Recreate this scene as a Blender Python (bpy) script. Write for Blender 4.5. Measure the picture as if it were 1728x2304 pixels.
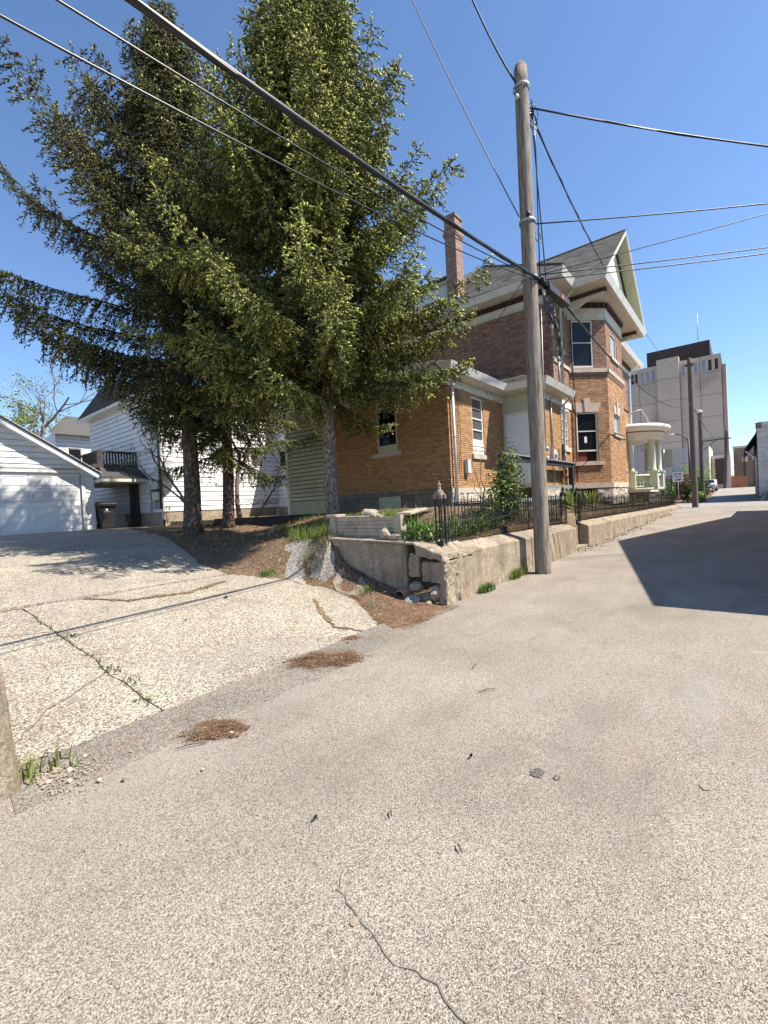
import bpy, bmesh, math, random
import numpy as np
from mathutils import Vector, Matrix, noise
R = math.radians
rnd = random.Random(7)
for o in list(bpy.data.objects): bpy.data.objects.remove(o)
sc = bpy.context.scene
COL = sc.collection
# ------------------------------------------------------------------ camera
# axes: x runs up the alley, y across it towards the houses, z up; camera stands at the origin
CAMZ = 1.58
YAW, PITCH, ROLL = R(39.0), R(-0.8), R(2.88)
cam = bpy.data.cameras.new('camera'); camo = bpy.data.objects.new('camera', cam); COL.objects.link(camo)
cp, sp = math.cos(PITCH), math.sin(PITCH)
fw = Vector((math.cos(YAW)*cp, math.sin(YAW)*cp, sp))
rt = Vector((math.sin(YAW), -math.cos(YAW), 0)); up = rt.cross(fw)
RT = rt*math.cos(ROLL) - up*math.sin(ROLL); UP = rt*math.sin(ROLL) + up*math.cos(ROLL)
M = Matrix((RT, UP, -fw)).transposed().to_4x4(); M.translation = (0, 0, CAMZ)
camo.matrix_world = M
cam.sensor_fit = 'HORIZONTAL'; cam.sensor_width = 36; cam.lens = 36*1000/1728
cam.clip_start = .05; cam.clip_end = 3000
sc.camera = camo
# ------------------------------------------------------------------ sky and sun
SUN_AZ, SUN_EL = R(25), R(53.3)           # azimuth measured from -y towards +x
sd = Vector((math.sin(SUN_AZ)*math.cos(SUN_EL), -math.cos(SUN_AZ)*math.cos(SUN_EL), math.sin(SUN_EL)))
w = bpy.data.worlds.new('World'); sc.world = w; w.use_nodes = True
nt = w.node_tree; bg = nt.nodes['Background']
sky = nt.nodes.new('ShaderNodeTexSky'); sky.sky_type = 'NISHITA'; sky.sun_disc = False
sky.sun_elevation = SUN_EL; sky.sun_rotation = math.atan2(sd.x, sd.y)
sky.altitude = 300; sky.air_density = 1.0; sky.dust_density = 0.25; sky.ozone_density = 6.0
nt.links.new(sky.outputs[0], bg.inputs[0]); bg.inputs[1].default_value = 0.112
sl = bpy.data.lights.new('sun', 'SUN'); sl.energy = 4.8; sl.angle = R(0.53); sl.color = (1, .93, .82)
so = bpy.data.objects.new('sun', sl); COL.objects.link(so); so.rotation_euler = sd.to_track_quat('Z', 'Y').to_euler()
vs = sc.view_settings; vs.view_transform = 'Standard'; vs.look = 'None'; vs.gamma = 1; vs.use_curve_mapping = False
vs.exposure = 1.0
sc.cycles.max_bounces = 6; sc.cycles.diffuse_bounces = 3; sc.cycles.glossy_bounces = 3
sc.cycles.use_denoising = True
# ------------------------------------------------------------------ materials
MATS = {}
def mat(name, col, rough=.85, var=.15, scale=6., bump=0., bscale=60., metal=0., island=0., col2=None, c2scale=1.5, c2=(.5, .62), stretch=(1, 1, 1), spec=.4, detail=4, trans=0., col3=None, c3scale=9., c3=(.6, .66)):
    m = bpy.data.materials.new(name); m.use_nodes = True; MATS[name] = m
    n = m.node_tree.nodes; l = m.node_tree.links; b = n['Principled BSDF']
    b.inputs['Roughness'].default_value = rough; b.inputs['Metallic'].default_value = metal
    b.inputs['Specular IOR Level'].default_value = spec
    g = n.new('ShaderNodeNewGeometry'); mp = n.new('ShaderNodeMapping'); mp.inputs['Scale'].default_value = stretch
    l.new(g.outputs['Position'], mp.inputs[0]); P = mp.outputs[0]
    def noi(s, d=detail):
        t = n.new('ShaderNodeTexNoise'); t.inputs['Scale'].default_value = s; t.inputs['Detail'].default_value = d
        l.new(P, t.inputs['Vector']); return t
    def mixc(f, a, c):
        x = n.new('ShaderNodeMix'); x.data_type = 'RGBA'
        l.new(f, x.inputs[0])
        for k, s in ((6, a), (7, c)):
            if hasattr(s, 'is_output'): l.new(s, x.inputs[k])
            else: x.inputs[k].default_value = (*s, 1)
        return x.outputs[2]
    def ramp(f, a, c):
        x = n.new('ShaderNodeMapRange'); l.new(f, x.inputs[0]); x.inputs[1].default_value = a; x.inputs[2].default_value = c; return x.outputs[0]
    lo = [c*(1-var) for c in col]; hi = [min(1, c*(1+var)) for c in col]
    c = mixc(ramp(noi(scale).outputs[0], .3, .7), lo, hi)
    if col2: c = mixc(ramp(noi(c2scale).outputs[0], *c2), c, col2)
    if col3: c = mixc(ramp(noi(c3scale, 6).outputs[0], *c3), c, col3)
    if island:
        oi = n.new('ShaderNodeObjectInfo'); ad = n.new('ShaderNodeMath'); ad.operation = 'ADD'
        l.new(oi.outputs['Random'], ad.inputs[0]); l.new(g.outputs['Random Per Island'], ad.inputs[1])
        fr = n.new('ShaderNodeMath'); fr.operation = 'FRACT'; l.new(ad.outputs[0], fr.inputs[0])
        mr = n.new('ShaderNodeMapRange'); l.new(fr.outputs[0], mr.inputs[0]); mr.inputs[3].default_value = 1-island; mr.inputs[4].default_value = 1+island
        h = n.new('ShaderNodeHueSaturation'); l.new(c, h.inputs['Color']); l.new(mr.outputs[0], h.inputs['Value'])
        ml = n.new('ShaderNodeMath'); ml.operation = 'MULTIPLY'; l.new(fr.outputs[0], ml.inputs[0]); ml.inputs[1].default_value = 7.31
        f2 = n.new('ShaderNodeMath'); f2.operation = 'FRACT'; l.new(ml.outputs[0], f2.inputs[0])
        m2 = n.new('ShaderNodeMapRange'); l.new(f2.outputs[0], m2.inputs[0]); m2.inputs[3].default_value = .5-.035*island; m2.inputs[4].default_value = .5+.03*island
        l.new(m2.outputs[0], h.inputs['Hue']); c = h.outputs[0]
    l.new(c, b.inputs['Base Color'])
    if bump:
        bp = n.new('ShaderNodeBump'); bp.inputs['Strength'].default_value = bump; bp.inputs['Distance'].default_value = .02
        l.new(noi(bscale, 5).outputs[0], bp.inputs['Height']); l.new(bp.outputs[0], b.inputs['Normal'])
    if trans:
        tb = n.new('ShaderNodeBsdfTranslucent'); l.new(c, tb.inputs[0]); mx = n.new('ShaderNodeMixShader'); mx.inputs[0].default_value = trans
        l.new(b.outputs[0], mx.inputs[1]); l.new(tb.outputs[0], mx.inputs[2]); l.new(mx.outputs[0], n['Material Output'].inputs[0])
    return m
def grain_mat(name, cols, scale, patch, pscale, rough=.9, bump=.35, fine=0.5, dark=None, streaks=()):
    """coarse mineral grain: voronoi stones of several colours over a patchy tone"""
    m = bpy.data.materials.new(name); m.use_nodes = True; MATS[name] = m
    n = m.node_tree.nodes; l = m.node_tree.links; b = n['Principled BSDF']; b.inputs['Roughness'].default_value = rough
    b.inputs['Specular IOR Level'].default_value = .25
    g = n.new('ShaderNodeNewGeometry')
    wn = n.new('ShaderNodeTexNoise'); wn.inputs['Scale'].default_value = scale*.8; l.new(g.outputs['Position'], wn.inputs['Vector'])
    vm = n.new('ShaderNodeVectorMath'); vm.operation = 'MULTIPLY_ADD'; l.new(wn.outputs['Color'], vm.inputs[0]); vm.inputs[1].default_value = (.9/scale,)*3; l.new(g.outputs['Position'], vm.inputs[2])
    v = n.new('ShaderNodeTexVoronoi'); v.inputs['Scale'].default_value = scale; v.inputs['Randomness'].default_value = 1; l.new(vm.outputs[0], v.inputs['Vector'])
    sx = n.new('ShaderNodeSeparateColor'); l.new(v.outputs['Color'], sx.inputs[0])
    cr = n.new('ShaderNodeValToRGB'); cr.color_ramp.interpolation = 'LINEAR'
    e = cr.color_ramp.elements
    while len(e) < len(cols): e.new(.5)
    for i, (p, c) in enumerate(cols): e[i].position = p; e[i].color = (*c, 1)
    l.new(sx.outputs[0], cr.inputs[0])
    pn = n.new('ShaderNodeTexNoise'); pn.inputs['Scale'].default_value = pscale; pn.inputs['Detail'].default_value = 7; pn.inputs['Roughness'].default_value = .62; l.new(g.outputs['Position'], pn.inputs['Vector'])
    mr = n.new('ShaderNodeMapRange'); l.new(pn.outputs[0], mr.inputs[0]); mr.inputs[1].default_value = .28; mr.inputs[2].default_value = .72; mr.inputs[3].default_value = 1-patch; mr.inputs[4].default_value = 1+patch
    fn = n.new('ShaderNodeTexNoise'); fn.inputs['Scale'].default_value = scale*.85; l.new(g.outputs['Position'], fn.inputs['Vector'])
    mf = n.new('ShaderNodeMapRange'); l.new(fn.outputs[0], mf.inputs[0]); mf.inputs[1].default_value = .3; mf.inputs[2].default_value = .7; mf.inputs[3].default_value = 1-fine; mf.inputs[4].default_value = 1+fine
    mu = n.new('ShaderNodeMath'); mu.operation = 'MULTIPLY'; l.new(mr.outputs[0], mu.inputs[0]); l.new(mf.outputs[0], mu.inputs[1])
    h = n.new('ShaderNodeHueSaturation'); l.new(cr.outputs[0], h.inputs['Color']); l.new(mu.outputs[0], h.inputs['Value'])
    c = h.outputs[0]
    if dark:
        dn = n.new('ShaderNodeTexNoise'); dn.inputs['Scale'].default_value = dark[1]; dn.inputs['Detail'].default_value = 6; dn.inputs['Roughness'].default_value = .7; l.new(g.outputs['Position'], dn.inputs['Vector'])
        dr = n.new('ShaderNodeMapRange'); l.new(dn.outputs[0], dr.inputs[0]); dr.inputs[1].default_value = dark[2]; dr.inputs[2].default_value = dark[3]; dr.inputs[4].default_value = dark[4]
        x = n.new('ShaderNodeMix'); x.data_type = 'RGBA'; l.new(dr.outputs[0], x.inputs[0]); l.new(c, x.inputs[6]); x.inputs[7].default_value = (*dark[0], 1); c = x.outputs[2]
    for (sv, lo_, hi_, sc_, amt) in streaks:
        mp = n.new('ShaderNodeMapping'); mp.inputs['Scale'].default_value = sv; mp.inputs['Location'].default_value = (3.7*amt, 1.3, 2.1); l.new(g.outputs['Position'], mp.inputs[0])
        sn_ = n.new('ShaderNodeTexNoise'); sn_.inputs['Scale'].default_value = 1; sn_.inputs['Detail'].default_value = 6; sn_.inputs['Roughness'].default_value = .6; l.new(mp.outputs[0], sn_.inputs['Vector'])
        sr_ = n.new('ShaderNodeMapRange'); l.new(sn_.outputs[0], sr_.inputs[0]); sr_.inputs[1].default_value = lo_; sr_.inputs[2].default_value = hi_; sr_.inputs[4].default_value = amt
        x = n.new('ShaderNodeMix'); x.data_type = 'RGBA'; l.new(sr_.outputs[0], x.inputs[0]); l.new(c, x.inputs[6]); x.inputs[7].default_value = (*sc_, 1); c = x.outputs[2]
    l.new(c, b.inputs['Base Color'])
    bp = n.new('ShaderNodeBump'); bp.inputs['Strength'].default_value = bump; bp.inputs['Distance'].default_value = .008
    l.new(v.outputs['Distance'], bp.inputs['Height']); bp.invert = True; l.new(bp.outputs[0], b.inputs['Normal'])
    return m
grain_mat('asphalt', [(0, (.042, .036, .028)), (.2, (.152, .131, .107)), (.6, (.285, .247, .203)), (1, (.485, .43, .362))], 270, .18, .7, fine=.2, dark=((.135, .12, .1), 2.6, .58, .8, .6), streaks=(((.35, 2.4, 1), .52, .75, (.295, .268, .24), .55), ((.5, 1.1, 1), .52, .74, (.14, .121, .1), .6), ((1.4, 1.8, 1), .62, .74, (.28, .205, .13), .4), ((9, 11, 1), .67, .73, (.085, .07, .055), .6), ((26, 31, 1), .7, .75, (.4, .36, .3), .6)))
grain_mat('asphalt_patch', [(0, (.06, .052, .043)), (.35, (.155, .135, .113)), (.7, (.25, .22, .187)), (1, (.40, .355, .305))], 190, .2, 1.3, fine=.35, streaks=(((1.2, 3, 1), .5, .75, (.31, .27, .22), .5), ((3, 5, 1), .6, .75, (.16, .1, .06), .5)))
grain_mat('asphalt_far', [(0, (.19, .167, .145)), (.5, (.29, .257, .222)), (1, (.38, .34, .295))], 30, .13, .35, fine=.1, bump=.05, dark=((.1, .09, .085), .9, .62, .75, .45))
grain_mat('aggregate', [(0, (.085, .072, .056)), (.25, (.205, .173, .133)), (.55, (.325, .282, .22)), (1, (.55, .49, .395))], 85, .2, .9, fine=.4, bump=.6, dark=((.17, .145, .115), 3.0, .54, .76, .7), streaks=(((.5, .5, .5), .5, .7, (.27, .245, .21), .55), ((1.5, 1.5, 1), .6, .75, (.46, .39, .27), .5), ((7, 7, 7), .64, .72, (.13, .105, .08), .6)))
grain_mat('aggregate_grey', [(0, (.1, .086, .07)), (.3, (.22, .193, .163)), (.7, (.36, .325, .28)), (1, (.52, .475, .42))], 80, .2, .9, fine=.35, bump=.6, dark=((.13, .11, .09), 2.2, .55, .78, .6), streaks=(((6, 6, 6), .62, .72, (.12, .1, .08), .6),))
grain_mat('old_concrete', [(0, (.17, .135, .097)), (.4, (.28, .228, .165)), (1, (.38, .316, .235))], 90, .28, 1.8, fine=.2, bump=.3, dark=((.11, .08, .055), 4.2, .52, .78, .75), streaks=(((7, 7, .8), .5, .68, (.12, .095, .068), .65), ((3, 3, 2.2), .58, .72, (.42, .36, .28), .6), ((14, 14, 14), .66, .73, (.05, .038, .028), .7)))
grain_mat('soil', [(0, (.05, .032, .02)), (.4, (.12, .075, .045)), (.8, (.2, .13, .08)), (1, (.33, .25, .16))], 60, .3, 1.7, fine=.4, bump=.8, dark=((.075, .085, .03), 1.4, .5, .68, .7))
grain_mat('needles', [(0, (.06, .034, .02)), (.4, (.155, .08, .047)), (.8, (.25, .142, .086)), (1, (.42, .32, .21))], 110, .35, 3, fine=.5, bump=.9, streaks=(((3, 3, 3), .52, .7, (.3, .235, .165), .6),))
mat('brick_wing', (.40, .225, .102), .8, .18, 14, .25, 180, island=.2, col3=(.2, .09, .04), c3scale=5, c3=(.64, .8))
mat('brick_main', (0.29, 0.168, 0.11), .82, .18, 12, .25, 150, island=.28, col3=(.12, .06, .045), c3scale=4, c3=(.62, .78))
mat('brick_bay', (.42, .24, .12), .82, .2, 12, .25, 150, island=.27, col3=(.22, .11, .07), c3scale=4, c3=(.6, .78))
mat('brick_chimney', (0.31, 0.2, 0.15), .82, .2, 12, .25, 150, island=.2)
mat('mortar', (.11, .065, .038), .95, .25, 30)
mat('limestone', (.46, .41, .335), .85, .14, 5, .25, 70, island=.08, col2=(.3, .27, .22), c2=(.56, .72), c2scale=2.5)
mat('sandstone', (.56, .43, .33), .85, .12, 6, .25, 70, island=.06, col2=(.36, .27, .2), c2=(.58, .75), c2scale=3)
mat('stone_dark', (.17, .145, .12), .9, .25, 5, .3, 60, island=.12)
mat('white_paint', (0.66, 0.64, 0.58), .55, .06, 3, .05, 30, col2=(.62, .58, .5), c2=(.58, .75), c2scale=2)
mat('soffit', (0.64, 0.59, 0.49), .7, .08, 3, col2=(.55, .47, .37), c2=(.6, .75), c2scale=1.6)
mat('peeling', (.66, .65, .56), .75, .1, 4, .2, 40, col3=(.13, .1, .075), c3scale=6, c3=(.62, .65))
mat('sage', (.46, .485, .36), .6, .07, 3, .05, 30, col2=(.38, .4, .3), c2=(.58, .75))
mat('sage_trim', (.47, .495, .38), .6, .06, 3)
mat('cream', (.70, .67, .46), .7, .08, 2, .1, 60)
mat('brown_trim', (.065, .038, .03), .6, .2, 6)
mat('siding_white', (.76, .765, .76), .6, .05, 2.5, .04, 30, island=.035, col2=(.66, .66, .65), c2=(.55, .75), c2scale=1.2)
mat('siding_shaded', (.70, .70, .70), .6, .05, 2.5, island=.035, col2=(.55, .57, .62), c2=(.55, .75), c2scale=1.2)  # shade painted in: greyer, bluer copy of the white siding for one wall
mat('siding_green', (.46, .455, .31), .6, .06, 2.5, island=.06, col2=(.37, .36, .245), c2=(.55, .75), c2scale=1.4)
mat('block_tan', (.37, .31, .24), .9, .16, 6, .3, 60, island=.1, col2=(.22, .18, .14), c2=(.55, .72), c2scale=5)
mat('block_base', (.3, .25, .185), .9, .2, 6, .3, 50, island=.12)
mat('shingle', (.125, .118, .108), .9, .2, 20, .3, 120, island=.35)
mat('shingle_dark', (.05, .046, .044), .9, .2, 20, island=.25)
mat('glass', (.010, .011, .013), .08, .2, 2, spec=.28)
mat('glass_curtain', (.38, .38, .34), .25, .25, 7, stretch=(6, 6, .4), spec=.6)
mat('glass_dim', (.09, .085, .08), .12, .3, 6, stretch=(4, 4, .5), spec=.6)
mat('door_white', (.74, .745, .74), .45, .03, 2)
mat('metal_white', (.62, .64, .62), .45, .06, 4, metal=.1)
mat('metal_grey', (.38, .38, .37), .5, .1, 6, metal=.3)
mat('box_grey', (.50, .50, .48), .5, .06, 5)
mat('iron', (.02, .018, .016), .55, .35, 20, col3=(.09, .045, .025), c3scale=14, c3=(.6, .72))
mat('iron_pale', (.24, .2, .155), .7, .25, 20, .2, 80)
mat('black', (.012, .012, .013), .5, .2, 10)
mat('deck_paint', (.028, .031, .036), .6, .2, 5, .1, 60)
mat('deck_grey', (.2, .215, .225), .65, .12, 5)
mat('pole_wood', (.30, .255, .205), .9, .35, 9, .9, 40, stretch=(5, 5, .35), col2=(.12, .095, .075), c2=(.52, .7), c2scale=5, col3=(.05, .04, .032), c3scale=16, c3=(.66, .7))
mat('pole_dark', (.13, .1, .08), .9, .35, 9, .6, 40, stretch=(5, 5, .35))
mat('cable', (.018, .019, .02), .38, .2, 10, spec=.5)
mat('cable_grey', (.12, .12, .12), .5, .2, 10)
mat('bark', (.2, .155, .12), .95, .35, 14, 1.0, 30, stretch=(2, 2, 1.1), col2=(.06, .045, .035), c2=(.5, .62), c2scale=9, col3=(.36, .31, .255), c3scale=11, c3=(.52, .62))
mat('bark_dark', (.085, .06, .045), .95, .35, 14, 1.0, 30, stretch=(2, 2, .8), col3=(.24, .185, .14), c3scale=10, c3=(.54, .6))
mat('bark_grey', (.19, .15, .12), .95, .3, 14, .6, 30)
mat('twig', (.11, .075, .05), .95, .3, 10)
mat('spruce', (0.165, 0.19, 0.056), .7, .35, 5, island=.42, spec=.3, trans=.25)
mat('spruce_dark', (0.11, 0.12, 0.046), .7, .35, 4, island=.42, spec=.3, trans=.25, col2=(.085, .07, .028), c2=(.5, .65), c2scale=1.3)
mat('spruce_tip', (0.42, 0.45, 0.125), .65, .25, 5, island=.35, spec=.3, trans=.25)
mat('spruce_dead', (.085, .055, .034), .9, .3, 5, island=.3)
mat('leaf', (.10, .17, .03), .55, .3, 8, island=.35, spec=.4, trans=.3)
mat('leaf_pale', (.24, .30, .07), .6, .25, 8, island=.35, trans=.3)
mat('leaf_dark', (.035, .065, .018), .5, .3, 8, island=.4, spec=.4, trans=.3)
mat('leaf_red', (.14, .05, .04), .6, .3, 8, island=.4, trans=.3)
mat('iris_leaf', (.13, .22, .05), .45, .2, 6, island=.3, spec=.5, trans=.3)
mat('grass', (.17, .22, .045), .7, .25, 8, island=.45, trans=.3)
mat('weed_olive', (.075, .1, .03), .7, .3, 9, island=.45, trans=.2)
mat('grass_dry', (.34, .29, .14), .8, .25, 8, island=.4, trans=.3)
mat('dead_leaf', (.2, .115, .065), .85, .3, 10, island=.5)
mat('timber_dark', (.055, .045, .042), .85, .3, 8, .3, 50)
mat('mulch', (.42, .3, .17), .95, .35, 30, .6, 80, col2=(.16, .095, .055), c2=(.45, .6), c2scale=9)
mat('terracotta', (.32, .17, .1), .8, .15, 9)
mat('fur', (.30, .19, .11), .95, .25, 40, .5, 200)
mat('fur_dark', (.1, .062, .04), .95, .25, 40, .5, 200)
mat('plastic_dark', (.025, .022, .022), .5, .15, 8)
mat('tower', (0.53, 0.44, 0.35), .85, .06, .3, col2=(.28, .225, .18), c2=(.55, .75), c2scale=.15, island=.05)
mat('tower_dark', (.06, .04, .035), .8, .15, 1)
mat('podium', (.55, .48, .42), .8, .06, .5, island=.04)
mat('window_blue', (.30, .38, .50), .15, .1, 1)
mat('rust', (.36, .15, .08), .8, .15, 1)
mat('brown_block', (.21, .155, .115), .9, .2, .7)
mat('painted_brick', (.55, .53, .49), .8, .1, 3, island=.12)
mat('sign_white', (.85, .85, .84), .5, .02, 2)
mat('sign_black', (.01, .01, .01), .5, .02, 2)
mat('sign_back', (.45, .39, .26), .5, .06, 2)
mat('steel_dark', (.03, .036, .055), .5, .1, 3)
mat('car_white', (.6, .6, .6), .25, .02, 2, spec=.6)
mat('rubber', (.015, .015, .015), .8, .1, 4)
mat('orange', (.8, .16, .05), .5, .05, 4)
mat('yellow', (.6, .47, .06), .5, .1, 4)
mat('red_cloth', (.16, .03, .02), .8, .2, 4)
mat('rust_stain', (.24, .18, .13), .9, .3, 60, col2=(.29, .25, .205), c2=(.42, .6), c2scale=55)
mat('oil', (.085, .072, .06), .7, .5, 60, col2=(.2, .175, .15), c2=(.5, .6), c2scale=70)
# ------------------------------------------------------------------ mesh helpers
ORG = {}
def link(name, me, parent=None, loc=None):
    o = bpy.data.objects.new(name, me); COL.objects.link(o)
    if parent is not None: o.parent = parent
    return o
def tag(o, label=None, cat=None, group=None, kind=None):
    if label: o['label'] = label
    if cat: o['category'] = cat
    if group: o['group'] = group
    if kind: o['kind'] = kind
    return o
def thing(name, label, cat, loc, group=None):
    o = link(name, None); o.location = loc; o.empty_display_size = .1; ORG[o.name] = Vector(loc)
    return tag(o, label, cat, group)
def V(*a): return Vector(a)
class Face:
    """a vertical wall face: u along it, z up, d outward"""
    def __init__(s, o, u, n): s.o = V(o[0], o[1], 0); s.u = V(u[0], u[1], 0).normalized(); s.n = V(n[0], n[1], 0).normalized()
    def p(s, u, z, d=0.): return s.o + s.u*u + s.n*d + V(0, 0, z)
class MB:
    def __init__(s): s.v = []; s.f = []; s.sm = []
    def hexa(s, c):
        i = len(s.v); s.v += [tuple(x) for x in c]
        s.f += [(i, i+3, i+2, i+1), (i+4, i+5, i+6, i+7), (i, i+1, i+5, i+4), (i+1, i+2, i+6, i+5), (i+2, i+3, i+7, i+6), (i+3, i, i+4, i+7)]; s.sm += [0]*6
        return s
    def box(s, x0, x1, y0, y1, z0, z1):
        return s.hexa([(x0, y0, z0), (x1, y0, z0), (x1, y1, z0), (x0, y1, z0), (x0, y0, z1), (x1, y0, z1), (x1, y1, z1), (x0, y1, z1)])
    def fb(s, F, u0, u1, z0, z1, d0, d1):
        return s.hexa([F.p(u0, z0, d1), F.p(u1, z0, d1), F.p(u1, z0, d0), F.p(u0, z0, d0), F.p(u0, z1, d1), F.p(u1, z1, d1), F.p(u1, z1, d0), F.p(u0, z1, d0)])
    def bar(s, a, b, w, h=None, upv=(0, 0, 1)):
        a = Vector(a); b = Vector(b); h = h or w; t = (b-a).normalized(); u = Vector(upv)
        if abs(t.dot(u)) > .99: u = V(1, 0, 0)
        x = t.cross(u).normalized()*w/2; y = x.cross(t).normalized()*h/2
        return s.hexa([a-x-y, a+x-y, a+x+y, a-x+y, b-x-y, b+x-y, b+x+y, b-x+y])
    def tube(s, pts, rad, n=8, cap=True, smooth=1):
        pts = [Vector(p) for p in pts]; k = len(pts)
        if not hasattr(rad, '__len__'): rad = [rad]*k
        i0 = len(s.v); ref = V(.13, .27, 1).normalized()
        t0 = (pts[-1]-pts[0])
        if t0.length > 0 and abs(t0.normalized().dot(ref)) > .9: ref = V(1, .2, .1).normalized()
        for j, p in enumerate(pts):
            t = (pts[min(j+1, k-1)]-pts[max(j-1, 0)]).normalized()
            a = t.cross(ref).normalized(); b = t.cross(a)
            for q in range(n):
                an = 2*math.pi*q/n; s.v.append(tuple(p+(a*math.cos(an)+b*math.sin(an))*rad[j]))
        for j in range(k-1):
            for q in range(n):
                s.f.append((i0+j*n+q, i0+j*n+(q+1) % n, i0+(j+1)*n+(q+1) % n, i0+(j+1)*n+q)); s.sm.append(smooth)
        if cap:
            s.f.append(tuple(i0+q for q in range(n))[::-1]); s.f.append(tuple(i0+(k-1)*n+q for q in range(n))); s.sm += [0, 0]
        return s
    def prism(s, poly, vec):
        """closed polygon (3-D points) extruded by vec"""
        k = len(poly); i = len(s.v); vec = Vector(vec)
        s.v += [tuple(Vector(p)) for p in poly] + [tuple(Vector(p)+vec) for p in poly]
        s.f += [tuple(range(i, i+k))[::-1], tuple(range(i+k, i+2*k))]
        s.f += [(i+j, i+(j+1) % k, i+k+(j+1) % k, i+k+j) for j in range(k)]; s.sm += [0]*(k+2)
        return s
    def quad(s, *c):
        i = len(s.v); s.v += [tuple(x) for x in c]; s.f.append(tuple(range(i, i+len(c)))); s.sm.append(0); return s
    def lathe(s, c, prof, n=20, a0=0., a1=2*math.pi, smooth=1):
        full = abs(a1-a0-2*math.pi) < 1e-6; m = n if full else n+1; i = len(s.v)
        for r, z in prof:
            for q in range(m):
                a = a0+(a1-a0)*q/n; s.v.append((c[0]+r*math.cos(a), c[1]+r*math.sin(a), c[2]+z))
        for j in range(len(prof)-1):
            for q in range(n):
                q2 = (q+1) % m; s.f.append((i+j*m+q, i+j*m+q2, i+(j+1)*m+q2, i+(j+1)*m+q)); s.sm.append(smooth)
        return s
    def build(s, name, m, parent=None, kind=None):
        L = Vector((0, 0, 0))
        if parent is not None:
            q = parent
            while q.parent is not None: q = q.parent
            L = ORG.get(q.name, V(0, 0, 0))
        me = bpy.data.meshes.new(name)
        vv = [(x-L.x, y-L.y, z-L.z) for x, y, z in s.v]
        me.from_pydata(vv, [], s.f)
        if any(s.sm): me.polygons.foreach_set('use_smooth', [bool(x) for x in s.sm])
        me.materials.append(MATS[m]); me.update()
        o = link(name, me, parent)
        if kind: o['kind'] = kind
        return o
def npmesh(name, v, f, m, parent=None, kind=None, smooth=False, L=(0, 0, 0)):
    """fast mesh from numpy verts (n,3) and tri/quad faces (k,3|4)"""
    me = bpy.data.meshes.new(name); v = np.asarray(v, np.float32)-np.asarray(L, np.float32); f = np.asarray(f, np.int32); k = f.shape[1]
    me.vertices.add(len(v)); me.vertices.foreach_set('co', v.ravel())
    me.loops.add(f.size); me.loops.foreach_set('vertex_index', f.ravel())
    me.polygons.add(len(f)); me.polygons.foreach_set('loop_start', np.arange(0, f.size, k, dtype=np.int32))
    me.update(calc_edges=True)
    if smooth: me.polygons.foreach_set('use_smooth', np.ones(len(f), bool))
    me.materials.append(MATS[m]); o = link(name, me, parent)
    if kind: o['kind'] = kind
    return o
def pieces(parent, name, plural, m, hexes, nsingle=300):
    """alike pieces: the nearest ones are objects of their own, the rest one part"""
    hs = sorted(hexes, key=lambda c: (Vector(c[0])-V(0, 0, CAMZ)).length)
    for c in hs[:nsingle]: MB().hexa(c).build(name, m, parent)
    if hs[nsingle:]:
        b = MB()
        for c in hs[nsingle:]: b.hexa(c)
        b.build(plural, m, parent, 'stuff')
def intervals(u0, u1, z, ops):
    iv = [(u0, u1)]
    for a, b, z0, z1 in ops:
        if z0 <= z <= z1:
            nv = []
            for p, q in iv:
                if b <= p or a >= q: nv.append((p, q))
                else:
                    if a > p: nv.append((p, a))
                    if b < q: nv.append((b, q))
            iv = nv
    return iv
def bricks(F, u0, u1, z0, z1, ops=(), c=.0655, L=.213, j=.0105, depth=.1, seed=0):
    r = random.Random(seed); out = []; n = int(round((z1-z0)/c)); c = (z1-z0)/n
    for k in range(n):
        z = z0+k*c; off = (k % 2)*L/2
        for a, b in intervals(u0, u1, z+c/2, ops):
            q = math.floor((a-u0+off)/L)
            while True:
                p0 = max(a, u0-off+q*L); p1 = min(b, u0-off+(q+1)*L); q += 1
                if p0 >= b-.002: break
                if p1-p0 < .03: continue
                d = r.uniform(-.0025, .003); ja = j/2 if p0 > u0+.001 else 0; jb = j/2 if p1 < u1-.001 else 0
                t = r.uniform(-.0012, .0012)
                out.append([F.p(p0+ja, z+j/2, d), F.p(p1-jb, z+j/2+t, d), F.p(p1-jb, z+j/2+t, -depth), F.p(p0+ja, z+j/2, -depth), F.p(p0+ja, z+c-j/2, d), F.p(p1-jb, z+c-j/2+t, d), F.p(p1-jb, z+c-j/2+t, -depth), F.p(p0+ja, z+c-j/2, -depth)])
    return out
def siding(parent, F, u0, u1, z0, z1, e, m, ops=(), lim=None, name='siding_board', d0=.0, gapk=.09, lip=.034):
    z = z0; gap = min(.022, e*gapk)
    while z < z1-.02:
        zt = min(z+e, z1); a0, b0 = (u0, u1) if lim is None else lim((z+zt)/2)
        if b0-a0 > .03:
            for a, b in intervals(a0, b0, (z+zt)/2, ops):
                if b-a < .03: continue
                g = rnd.uniform(-.0015, .0015)
                la = lim(z) if lim else (a, b); lb = lim(zt) if lim else (a, b)
                ca = [max(a, la[0]), min(b, la[1])] if lim else [a, b]; cb = [max(a, lb[0]), min(b, lb[1])] if lim else [a, b]
                if lim:
                    if a == a0: ca[0] = la[0]; cb[0] = lb[0]
                    if b == b0: ca[1] = la[1]; cb[1] = lb[1]
                MB().hexa([F.p(ca[0], z+gap, d0+lip+g), F.p(ca[1], z+gap, d0+lip), F.p(ca[1], z+gap, d0-.02), F.p(ca[0], z+gap, d0-.02), F.p(cb[0], zt, d0+.006), F.p(cb[1], zt, d0+.006), F.p(cb[1], zt, d0-.02), F.p(cb[0], zt, d0-.02)]).build(name, m, parent)
        z = zt
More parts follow.
